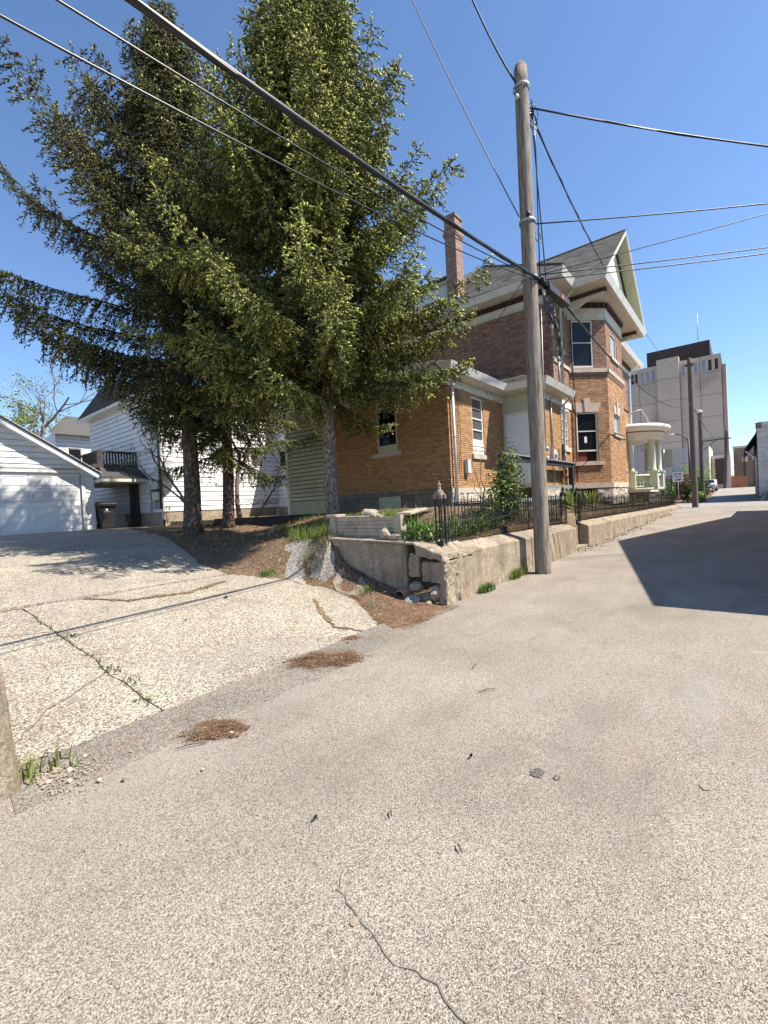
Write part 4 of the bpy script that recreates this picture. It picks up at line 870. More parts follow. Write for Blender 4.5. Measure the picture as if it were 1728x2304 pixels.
# ================================================================== retaining wall along the alley
RW = thing('retaining_wall', 'weathered cracked concrete retaining wall along the alley, broken at its near corner', 'wall', (5.65, 3.45, 0))
def wz(x): return .80-.0095*(x-5.65)
def wseg(x0, x1, seed, amp=.012, sub=12):
    f = 3.45
    rough_box('wall_section', 'old_concrete', RW, [(x0, f, -.1), (x1, f, -.1), (x1, f+.45, -.1), (x0, f+.45, -.1), (x0, f+.01, wz(x0)), (x1, f+.01, wz(x1)), (x1, f+.34, wz(x1)+.14), (x0, f+.34, wz(x0)+.14)], sub, amp, seed, 2.5, .018)
for k, (a, c) in enumerate(((6.05, 9.1), (9.106, 12.30), (13.5, 17.2), (17.206, 23.35), (23.39, 27.5), (27.51, 32), (32.01, 37.3))): wseg(a, c, k*3.1, .014 if k < 2 else .02, 22)
MB().box(12.3, 13.5, 3.5, 4.6, -.05, .2).build('gate_step', 'old_concrete', RW); MB().box(12.3, 13.5, 3.95, 4.8, .2, .45).build('gate_step', 'old_concrete', RW)
# broken corner: tilted cap, loose chunks, spalled face
rough_box('cap_chunk', 'old_concrete', RW, [(5.62, 3.46, .70), (6.5, 3.44, .73), (6.5, 3.85, .86), (5.64, 3.98, .80), (5.60, 3.50, .82), (6.5, 3.46, .82), (6.5, 3.86, .98), (5.62, 4.0, .97)], 14, .04, 31, 5, .012)
rough_box('wall_chunk', 'old_concrete', RW, [(5.62, 3.44, -.1), (6.04, 3.45, -.1), (6.04, 3.8, -.1), (5.66, 3.6, -.1), (5.66, 3.45, .40), (6.04, 3.45, .69), (6.04, 3.8, .69), (5.68, 3.62, .40)], 14, .04, 33, 5, .012)
rough_box('wall_chunk', 'old_concrete', RW, [(5.67, 3.5, .36), (6.04, 3.46, .40), (6.04, 3.9, .40), (5.68, 3.92, .36), (5.66, 3.48, .69), (6.04, 3.46, .70), (6.04, 3.9, .72), (5.66, 3.9, .68)], 14, .04, 35, 5, .012)
rough_box('wall_chunk', 'old_concrete', RW, [(5.66, 3.94, .44), (6.1, 3.94, .44), (6.1, 4.16, .44), (5.66, 4.14, .46), (5.65, 3.94, .80), (6.1, 3.94, .80), (6.1, 4.15, .82), (5.65, 4.13, .82)], 14, .04, 36, 5, .012)
rough_box('rubble_core', 'old_concrete', RW, [(5.85, 3.55, -.1), (6.3, 3.55, -.1), (6.3, 4.4, -.1), (5.85, 4.4, -.1), (5.86, 3.55, .7), (6.3, 3.55, .7), (6.3, 4.4, .8), (5.86, 4.4, .8)], 8, .04, 37, 4, .02)
for k, (c, s) in enumerate((((5.74, 3.85, .12), (.15, .16, .1)), ((5.72, 4.05, .28), (.12, .13, .09)), ((5.6, 4.05, .12), (.1, .12, .07)), ((5.7, 3.66, .22), (.12, .1, .12)), ((5.55, 3.72, .07), (.08, .07, .05)))): rock(c, s, k+3, 'rubble_stone', 'old_concrete', RW, 2, .4)
# side wall running back from the corner
rough_box('wall_section', 'old_concrete', RW, [(5.65, 4.19, .05), (5.95, 4.19, .05), (5.95, 5.85, .7), (5.65, 5.85, .70), (5.65, 4.19, .955), (5.95, 4.17, .955), (5.95, 5.85, 1.015), (5.65, 5.85, 1.015)], 20, .018, 41, 3, .015)
rough_box('cap_strip', 'old_concrete', RW, [(5.62, 3.99, .945), (5.96, 3.99, .95), (5.96, 5.9, 1.01), (5.62, 5.9, 1.005), (5.63, 4.0, .985), (5.96, 4.0, .985), (5.96, 5.9, 1.045), (5.63, 5.9, 1.045)], 14, .008, 45, 4, .008)
CPp = thing('clay_pipe', 'broken terracotta drain pipe sticking out below the retaining wall', 'pipe', (5.55, 4.2, .1))
MB().lathe((0, 0, 0), [(.09, 0), (.11, 0), (.11, .35), (.09, .35), (.09, 0)], 16)
b = MB(); n_ = 16
for q in range(n_):
    a0, a1 = 2*math.pi*q/n_, 2*math.pi*(q+1)/n_
    for (r0, r1) in ((.105, .105), (.085, .085)):
        P0 = [V(5.48, 4.22+r0*math.cos(a), .15+r0*math.sin(a)) for a in (a0, a1)]; b.quad(P0[0], P0[1], P0[1]+V(.3, .02, .05), P0[0]+V(.3, .02, .05))
    b.quad(V(5.48, 4.22+.105*math.cos(a0), .15+.105*math.sin(a0)), V(5.48, 4.22+.105*math.cos(a1), .15+.105*math.sin(a1)), V(5.48, 4.22+.085*math.cos(a1), .15+.085*math.sin(a1)), V(5.48, 4.22+.085*math.cos(a0), .15+.085*math.sin(a0)))
b.build('pipe_shell', 'terracotta', CPp)
tag(rock((5.5, 3.98, .1), (.14, .12, .08), 21, 'loose_stone', 'aggregate_grey'), 'grey lump of concrete lying beside the clay drain pipe', 'stone')
# pieces of old aggregate apron on the bank
tz2 = lambda x, y: T(x, y)+.008+.03*noise.noise(V(x*3, y*3, 2))
for nm, m, poly, lb in (('concrete_slab', 'aggregate_grey', [(5.02, 6.05), (5.16, 5.74), (5.42, 5.58), (5.58, 5.7), (5.63, 5.95), (5.72, 6.2), (5.9, 6.42), (5.84, 6.62), (5.88, 6.86), (5.62, 7.12), (5.4, 6.9), (5.33, 6.98), (5.12, 6.55)], 'pale slab of exposed aggregate lying on the bank below the planter'), ('concrete_slab', 'old_concrete', [(5.12, 4.95), (5.25, 4.78), (5.42, 4.8), (5.56, 5.05), (5.58, 5.35), (5.5, 5.52), (5.32, 5.52), (5.18, 5.3)], 'smaller smooth concrete slab at the foot of the side wall')):
    o = drape(nm, m, poly, tz2, .1, None, .06, None, .06); tag(o, lb, 'slab')
# ================================================================== block planter on the wall
PL = thing('block_planter', 'low pale concrete-block planter wall with corner posts above the driveway', 'planter', (5.98, 5.2, 1.0))
PF = Face((5.93, 4.42), (0, 1), (-1, 0))
def post(u, z0, z1, wd, capw, cap_h):
    MB().fb(PF, u-wd/2, u+wd/2, z0, z1, -wd, .03).build('planter_post', 'block_tan', PL)
    if capw: rough_box('post_cap', 'block_tan', PL, [PF.p(u-capw/2, z1+.002, .07), PF.p(u+capw/2, z1+.002, .07), PF.p(u+capw/2, z1+.002, -wd-.05), PF.p(u-capw/2, z1+.002, -wd-.05), PF.p(u-capw/2, z1+cap_h, .07), PF.p(u+capw/2, z1+cap_h, .07), PF.p(u+capw/2, z1+cap_h, -wd-.05), PF.p(u-capw/2, z1+cap_h, -wd-.05)], 3, .008, u, 6, .01)
post(1.62, 1.0, 1.40, .15, .26, .06); post(.08, 1.0, 1.42, .13, 0, 0)
r_ = random.Random(12)
for row in range(5):
    z0 = 1.06+row*.066; u = .15; 
    while u < 1.53:
        q = min(1.54, u+r_.choice((.2, .3, .42))); q = 1.54 if 1.54-q < .1 else q
        if not (row == 4 and .5 < (u+q)/2 < .72):
            MB().fb(PF, u+.003, q-.003, z0+.003, z0+.063, -.12, r_.uniform(-.004, .008)).build('planter_block', 'block_tan', PL)
        u = q
MB().fb(PF, .15, 1.54, 1.0, 1.39, -.13, -.02).build('planter_core', 'old_concrete', PL); MB().fb(PF, .12, 1.6, .99, 1.056, -.14, .05).build('planter_base', 'old_concrete', PL)
rough_box('coping', 'block_tan', PL, [PF.p(.72, 1.392, .02), PF.p(1.54, 1.392, .02), PF.p(1.54, 1.392, -.14), PF.p(.72, 1.392, -.14), PF.p(.72, 1.415, .02), PF.p(1.54, 1.415, .02), PF.p(1.54, 1.415, -.14), PF.p(.72, 1.415, -.14)], 5, .01, 3, 8, .006)
rough_box('cap_slab', 'block_tan', PL, [(6.0, 4.3, 1.40), (6.9, 4.55, 1.46), (6.9, 4.75, 1.46), (6.0, 4.6, 1.40), (6.0, 4.3, 1.45), (6.9, 4.55, 1.51), (6.9, 4.75, 1.51), (6.0, 4.6, 1.45)], 4, .01, 8, 6, .01)
for k, (c, s) in enumerate((((5.96, 5.02, 1.40), (.06, .13, .05)), ((5.94, 4.93, 1.37), (.03, .08, .06)))): rock(c, s, 71+k, 'broken_mortar', 'block_tan', PL, 2, .5)
MB().box(6.06, 6.9, 4.6, 5.95, 1.0, 1.36).build('planter_soil', 'soil', PL)
tag(rock((5.84, 4.72, 1.09), (.08, .12, .12), 81, 'loose_block', 'block_tan', None, 2, .3), 'upright broken block leaning against the planter wall', 'block'); tag(rock((5.84, 4.52, 1.05), (.09, .16, .06), 82, 'loose_block', 'block_tan', None, 2, .3), 'flat broken block lying on the wall top by the irises', 'block')
tag(rock((6.35, 5.5, 1.42), (.16, .22, .12), 83, 'boulder', 'block_tan', None, 2, .3), 'rounded pale boulder in the weedy planter', 'stone'); tag(rock((6.25, 5.15, 1.36), (.12, .14, .09), 84, 'boulder', 'block_tan', None, 2, .35), 'small rough pale stone among planter weeds near the broken coping', 'stone')
# pillar at the very left
rough = rough_box('concrete_wall_end', 'old_concrete', None, [(.1, 3.34, -.1), (.64, 3.34, -.1), (.66, 3.75, -.1), (.1, 3.75, -.1), (.1, 3.34, 1.5), (.515, 3.34, 1.5), (.53, 3.75, 1.5), (.1, 3.75, 1.5)], 14, .012, 91, 4, .03)
tag(rough, 'rough upright concrete wall end at the left edge beside the driveway', 'wall')
# ================================================================== iron fences
def fence_post(P, x, y, z0, h, pale=False):
    for dx in (-.055, .055):
        for dy in (-.055, .055): MB().bar((x+dx, y+dy, z0), (x+dx, y+dy, z0+h*.76), .02).build('post_bar', 'iron', P)
    for z in (z0+.04, z0+h*.36, z0+h*.62): MB().box(x-.068, x+.068, y-.068, y+.068, z, z+.018).build('post_ring', 'iron', P)
    b = MB()
    for k in range(4): b.tube([(x, y, z0+.06+k*.16+.02*t) for t in range(2)], .012, 5); 
    for k in range(4): b.tube([(x+.035*math.cos(t*.7854), y, z0+.14+k*.14+.045*math.sin(t*.7854)) for t in range(9)], .007, 4)
    b.build('post_scroll', 'iron', P)
    m = 'iron_pale' if pale else 'iron'
    cp_ = MB()
    for a in range(4):
        an = a*math.pi/2; d = V(math.cos(an), math.sin(an), 0); s = V(-d.y, d.x, 0)
        cp_.prism([V(x, y, 0)+d*.07+s*.075+V(0, 0, z0+h*.74), V(x, y, 0)+d*.07+s*.045+V(0, 0, z0+h*.74), V(x, y, 0)+d*.07+s*.02+V(0, 0, z0+h*.82), V(x, y, 0)+d*.07-s*.02+V(0, 0, z0+h*.82), V(x, y, 0)+d*.07-s*.045+V(0, 0, z0+h*.74), V(x, y, 0)+d*.07-s*.075+V(0, 0, z0+h*.74), V(x, y, 0)+d*.07-s*.075+V(0, 0, z0+h*.80), V(x, y, 0)+d*.05+V(0, 0, z0+h*.88), V(x, y, 0)+d*.07+s*.075+V(0, 0, z0+h*.80)], -d*.03)
    cp_.build('post_cap', m, P)
    MB().lathe((x, y, z0), [(.07, h*.8), (.06, h*.84), (.035, h*.88), (.025, h*.9), (.032, h*.915), (.018, h*.93), (.03, h*.95), (.034, h*.965), (.02, h*.985), (.006, h*1.0), (.008, h*1.02), (0, h*1.035)], 12).build('finial', m, P)
for nm, lb, x0, x1, sp_, pr in (('iron_fence', 'black wrought-iron fence with spiked pickets between corner post and gate', 6.12, 12.12, .118, (6.02, 12.2)), ('iron_fence', 'longer rusty iron picket fence from the gate up to the far pole', 13.55, 36.6, .105, (13.46, 36.8))):
    P = thing(nm, lb, 'fence', ((x0+x1)/2, 3.72, .9))
    fy = 3.73; zt = lambda x: .93-.0095*(x-5.65)
    for i, px_ in enumerate(pr): fence_post(P, px_, fy, zt(px_)-.02, 1.0, pale=(x0 < 10 and i == 0))
    for hgt, wd_ in ((.60, .022), (.33, .026), (.06, .02)): MB().bar((x0-.05, fy, zt(x0)+hgt), (x1+.05, fy, zt(x1)+hgt), wd_, .012).build('fence_rail', 'iron', P)
    n_ = int((x1-x0)/sp_); pm = None; sm2 = None
    for k in range(n_+1):
        x = x0+k*sp_; z = zt(x); lean = rnd.uniform(-.012, .012) if x < 13 else rnd.uniform(-.006, .006)
        if pm is None:
            m_ = MB().bar((0, 0, 0), (0, 0, .70), .013, .013); m_.hexa([(-.009, -.005, .70), (.009, -.005, .70), (.009, .005, .70), (-.009, .005, .70), (-.002, -.002, .78), (.002, -.002, .78), (.002, .002, .78), (-.002, .002, .78)])
            q = m_.build('picket', 'iron', None); q.parent = P; pm = q.data
        else: q = link('picket', pm, P)
        q.location = V(x, fy, z)-ORG[P.name]; q.rotation_euler = (rnd.uniform(-.02, .02), lean, 0); q.scale = (1, 1, rnd.uniform(.96, 1.03))
        if x0 < 10 and k < n_:
            if sm2 is None:
                m_ = MB().bar((0, 0, 0), (0, 0, .40), .010, .010); m_.hexa([(-.012, -.004, .40), (.012, -.004, .40), (.012, .004, .40), (-.012, .004, .40), (-.002, -.002, .48), (.002, -.002, .48), (.002, .002, .48), (-.002, .002, .48)])
                q = m_.build('short_picket', 'iron', None); q.parent = P; sm2 = q.data
            else: q = link('short_picket', sm2, P)
            q.location = V(x+sp_/2, fy, z)-ORG[P.name]
# ================================================================== timber bed by the white house
TB = thing('timber_bed', 'raised bed with a dark bowed timber edge and straw mulch below the white house', 'raised bed', (10.2, 12.6, 1.1))
bp_ = [(8.35, 14.4), (8.75, 13.75), (9.2, 13.2), (9.7, 12.65), (10.2, 12.2), (10.6, 11.85), (10.95, 11.6)]
for k in range(len(bp_)-1):
    a, c = bp_[k], bp_[k+1]
    for r_i, (z0, z1) in enumerate(((1.0, 1.235), (1.24, 1.42))): MB().bar((a[0], a[1], (z0+z1)/2), (c[0], c[1], (z0+z1)/2), .07-.01*r_i, z1-z0).build('edging_board', 'timber_dark', TB)
MB().prism([(x+.03, y+.03, 1.1) for x, y in bp_]+[(11.2, 13.4, 1.1), (14.1, 13.6, 1.1), (14.1, 18.2, 1.1), (8.6, 18.2, 1.1)], (0, 0, .28)).build('mulch', 'mulch', TB)
# ================================================================== plants
def blades(name, m, spots, hmin, hmax, wd, lean, seed, parent=None, label=None, cat=None, kind='stuff', zf=None, segs=2, per=1):
    """many bent grass blades in one mesh"""
    r = np.random.default_rng(seed); S = np.asarray(spots, float); n = len(S)
    h = r.uniform(hmin, hmax, n); an = r.uniform(0, 2*np.pi, n); ln = r.uniform(.1, 1, n)*lean; w_ = wd*r.uniform(.6, 1.3, n)
    dx, dy = np.cos(an), np.sin(an); v = np.zeros((n, 5, 3))
    for i, (t, ww) in enumerate(((0, 1), (.55, .8))):
        for s, j in ((-1, 0), (1, 1)):
            v[:, i*2+j, 0] = S[:, 0]+dx*ln*h*t*t-dy*w_*s*ww/2; v[:, i*2+j, 1] = S[:, 1]+dy*ln*h*t*t+dx*w_*s*ww/2; v[:, i*2+j, 2] = S[:, 2]+h*t
    v[:, 4, 0] = S[:, 0]+dx*ln*h; v[:, 4, 1] = S[:, 1]+dy*ln*h; v[:, 4, 2] = S[:, 2]+h*(1-.35*ln)
    b0 = (np.arange(n)*5)[:, None]
    f = np.concatenate([b0+np.array([[0, 1, 3]]), b0+np.array([[0, 3, 2]]), b0+np.array([[2, 3, 4]])])
    o = npmesh(name, v.reshape(-1, 3), f, m, parent, kind)
    if label: tag(o, label, cat)
    return o
def leaves(n, centre_fn, size, seed, updown=.6):
    """random leaf quads (folded diamonds) round points given by centre_fn(rng, n)"""
    r = np.random.default_rng(seed); C = centre_fn(r, n); d = r.normal(size=(n, 3)); d[:, 2] *= updown; d /= np.linalg.norm(d, axis=1)[:, None]
    e = np.cross(d, r.normal(size=(n, 3))); e /= np.linalg.norm(e, axis=1)[:, None]; s = size*r.uniform(.6, 1.3, n)[:, None]
    v = np.stack([C, C+d*s*.5+e*s*.28, C+d*s, C+d*s*.5-e*s*.28], 1); f = (np.arange(n)*4)[:, None]+np.array([[0, 1, 2, 3]])
    return v.reshape(-1, 3), f
def tz(x, y): return T(x, y)+.012*0
r_ = random.Random(21)
def scat(n, xr, yr, ok=lambda x, y: True, seed=1):
    q = random.Random(seed); out = []
    for _ in range(n*4):
        x, y = q.uniform(*xr), q.uniform(*yr)
        if ok(x, y) and not (abs(y-1.37*x+.1) < .62 and 5.6 < x < 7.3 and y > 6.9): out.append((x, y, T(x, y)-.01))
        if len(out) >= n: break
    return out
# grass on the bank between driveway and planter, densest by the planter
g1 = scat(3800, (5.6, 9.5), (5.9, 10.6), lambda x, y: noise.noise(V(x*1.6, y*1.6, 3)) > -.25-.25*math.exp(-((x-6.2)**2+(y-6.6)**2)/1.2)+.16*(x-6.2)*.5 and x > 5.55+.18*(y-6), 2)
tag(blades('bank_grass', 'grass', g1, .05, .17, .011, .8, 1), 'tufts of bright grass on the bank left of the planter', 'grass', kind='stuff')
tag(blades('tall_grass', 'grass', scat(1500, (5.75, 7.2), (6.05, 7.4), seed=5), .16, .36, .01, .7, 2), 'tall yellow-green grass clump beside the planter post', 'grass', kind='stuff')
tag(blades('dry_grass', 'grass_dry', scat(900, (5.35, 6.0), (5.8, 6.5), seed=6)+scat(700, (5.2, 9), (6.4, 11.5), seed=8), .05, .2, .007, 1., 3), 'dry straw-coloured grass on the bank', 'grass', kind='stuff')
tag(blades('planter_weeds', 'grass', [(x, y, 1.36) for x, y in [(r_.uniform(6.08, 6.85), r_.uniform(4.62, 5.9)) for _ in range(1500)]], .05, .16, .012, .8, 4), 'yellow-green weeds growing in the block planter', 'weeds', kind='stuff')
tag(blades('seed_stalks', 'grass_dry', [(r_.uniform(6.4, 6.9), r_.uniform(4.5, 5.6), 1.36) for _ in range(46)], .18, .36, .006, .35, 5), 'thin dry seed stalks rising from the planter', 'weeds', kind='stuff')
tag(blades('yard_grass', 'grass', scat(2600, (13.6, 34), (3.85, 4.9), seed=9)+scat(800, (6.3, 12), (3.9, 4.9), seed=10), .06, .22, .014, .7, 6), 'grass strip behind the iron fences', 'grass', kind='stuff')
for k, (x, y, n_, hh, lb) in enumerate(((6.75, 3.36, 240, .2, 'leafy green weed clump at the foot of the wall'), (8.0, 3.38, 70, .3, 'grass tuft at the wall foot just left of the pole'), (8.45, 3.40, 60, .28, 'grass tuft between the wall and the pole base'), (.72, 3.5, 55, .17, 'green grass tuft beside the left concrete wall end'), (5.35, 4.75, 70, .16, 'small weed on the needle litter by the side wall'), (5.0, 6.85, 160, .13, 'low green weed patch at the slab edge by the bank'))):
    q = random.Random(k); pts = [(x+q.gauss(0, .10), min(y+q.gauss(0, .03), 3.43) if y < 3.5 and x > 5 else y+q.gauss(0, .06), max(T(x, y), alley_z(x))+.0) for _ in range(n_)]
    blades('weed_clump', 'leaf' if k in (0, 5) else 'grass', pts, hh*.5, hh, .014, .9, 30+k, None, lb, 'weeds', None)
cks = []
for x, y in CR:
    if noise.noise(V(x*3, y*2.2, 9)) > -.05:
        for _ in range(14): cks.append((x+rnd.gauss(0, .015), y+rnd.gauss(0, .08), drive_z(y)-.01))
for x0, y0 in ((1.62, 6.0), (1.6, 4.8), (1.62, 4.45), (1.56, 4.0), (3.0, 6.9), (3.7, 6.85)):
    for _ in range(70): cks.append((x0+rnd.gauss(0, .045), y0+rnd.gauss(0, .09), drive_z(y0)-.01))
tag(blades('crack_weeds', 'weed_olive', cks, .012, .045, .012, 1., 40), 'moss and small weeds along the driveway crack', 'weeds', kind='stuff')
# irises: sword leaves fanned in clumps
lm = []
for k in range(5):
    b = MB(); q = random.Random(k); L_ = .46; wd_ = .036; prev = None; cv = .05+.07*k
    for i in range(7):
        t = i/6; x = cv*t*t*(1+k*.25); z = L_*t*(1-.12*t*cv*6); ww = wd_*(1-.3*t) if t < .75 else wd_*(1-t)*2.9+.001
        a, c, m_ = V(x, -ww/2, z), V(x, ww/2, z), V(x-.004, 0, z)
        if prev: b.quad(prev[0], prev[2], m_, a); b.quad(prev[2], prev[1], c, m_)
        prev = (a, c, m_)
    o = b.build('leaf', 'iris_leaf'); lm.append(o.data); bpy.data.objects.remove(o)
ir = [(5.98, 4.2), (6.12, 4.02), (6.05, 4.4), (6.3, 4.15), (6.35, 3.95), (6.5, 4.3), (6.22, 4.38), (6.62, 4.0), (6.85, 4.1), (7.1, 3.98), (7.45, 3.95), (7.7, 4.05)]
wh_ = ['first from the planter post', 'directly behind the corner fence post', 'nearest the planter cap slab', 'just right of the corner fence post', 'against the fence right of the corner post', 'rearmost near the planter', 'between the planter and the corner post', 'third along the fence from the corner post', 'spreading low in mid row behind the fence', 'at the fence near the rose', 'with drooping pale leaves near the rose', 'last in the row before the rose']
for k, (x, y) in enumerate(ir):
    z = T(x, y)-.02; I = thing('iris_clump', 'clump of green sword-leaved iris, '+wh_[k], 'iris', (x, y, z), 'irises behind the fence')
    for j in range(17):
        q = link('leaf', lm[rnd.randrange(5)], I); q.location = (rnd.gauss(0, .06), rnd.gauss(0, .06), 0); q.rotation_euler = (rnd.uniform(-.12, .12), rnd.uniform(-.05, .3), rnd.uniform(0, 6.28)); s = rnd.uniform(.7, 1.15); q.scale = (s, s, s*rnd.uniform(.85, 1.2))
# rose bush climbing at the deck corner
def bush(name, label, cat, base, stems, seed, lm_, n, size, spread, stem_m='twig', extra=None):
    B_ = thing(name, label, cat, base); r = random.Random(seed); pts = []
    for (dx, dy, h) in stems:
        p = [V(*base)]; k = 7
        for i in range(1, k+1):
            t = i/k; p.append(V(base[0]+dx*t+r.uniform(-.05, .05), base[1]+dy*t+r.uniform(-.05, .05), base[2]+h*t))
        MB().tube(p, [.014*(1-.6*i/k) for i in range(k+1)], 5).build('stem', stem_m, B_); pts += [(q, .25+.75*i/k) for i, q in enumerate(p) if i > 1]
    P_ = np.array([tuple(q) for q, w_ in pts])
    def cf(rg, m): i = rg.integers(0, len(P_), m); return P_[i]+rg.normal(size=(m, 3))*np.array(spread)
    v, f = leaves(n, cf, size, seed); npmesh('foliage', v, f, lm_, B_, L=base)
    if extra: v, f = leaves(extra[1], cf, size, seed+1); npmesh('foliage', v, f, extra[0], B_, L=base)
    return B_
bush('rose_bush', 'tall leafy rose bush at the dark deck rail corner', 'bush', (9.3, 4.1, .95), [(.2, 0, 1.5), (.5, .1, 1.35), (-.1, .1, 1.1), (.45, -.1, .9), (.15, .1, 1.0), (.75, .1, .65), (.1, -.05, .5), (.55, .1, 1.7), (.9, .15, 1.45), (-.4, .05, .7)], 3, 'leaf_dark', 3600, .07, (.15, .11, .13), extra=('leaf_pale', 2200))
bush('sapling', 'thin bare sapling with sparse leaves in front of the wing wall', 'sapling', (8.95, 4.4, .98), [(-.25, .1, 1.45), (-.05, 0, 1.5), (-.3, .05, 1.0), (.1, 0, 1.2)], 8, 'leaf_pale', 60, .045, (.05, .05, .05))
bush('low_shrub', 'low leafy ground plants behind the fence by the rose', 'shrub', (8.3, 4.05, .95), [(.5, 0, .25), (-.5, 0, .2), (.9, .1, .2), (0, .2, .25), (1.5, 0, .2)], 9, 'leaf', 700, .06, (.2, .12, .07), extra=('leaf_pale', 400))
# yuccas and border plants beyond the gate
def yucca(x, y, n, L_, seed, lb):
    Y_ = thing('yucca', lb, 'yucca', (x, y, T(x, y))); b = MB(); r = random.Random(seed)
    for k in range(n):
        a = r.uniform(0, 6.28); e = r.uniform(.15, 1.3); d = V(math.cos(a)*math.cos(e), math.sin(a)*math.cos(e), math.sin(e)); s = V(-math.sin(a), math.cos(a), 0)*.022; c = V(x, y, T(x, y)+.08); l_ = L_*r.uniform(.7, 1.1); m_ = c+d*l_*.6; t = c+d*l_+V(0, 0, -.06*(1.3-e))
        b.quad(c-s*.7, c+s*.7, m_+s, m_-s); b.quad(m_-s, m_+s, t+s*.1, t-s*.1)
    b.build('leaf_rosette', 'leaf_pale' if seed % 2 else 'leaf', Y_)
for k, (x, y, lb) in enumerate(((14.5, 4.25, 'spiky yucca just past the gate behind the fence'), (15.6, 4.15, 'second spiky yucca below the bay window'), (16.9, 4.2, 'third yucca from the gate with sprawling pale leaves'))): yucca(x, y, 70, .62, k+1, lb)
for k, (x, lb) in enumerate(((21.5, 'leafy border shrub below the far bay corner'), (24.5, 'leafy border shrub before the cellar hatch'), (28, 'bright green border shrub before the round porch'), (33, 'dark twiggy shrub between porch and far pole'))):
    bush('border_shrub', lb, 'shrub', (x, 4.15, .9), [(q*.35-1, .1*math.sin(q), .28) for q in range(7)], 40+k, 'leaf', 700, .09, (.3, .15, .12), extra=('leaf_pale', 500))
bush('passage_shrub', 'pale spring shrub in the sunny gap beyond the passage', 'shrub', (7.7, 24.5, 1.2), [(.3, 0, 1.2), (-.3, 0, 1.4), (.1, .1, 1.0), (-.6, 0, .8), (.6, 0, .9)], 60, 'leaf_pale', 700, .1, (.25, .2, .2))
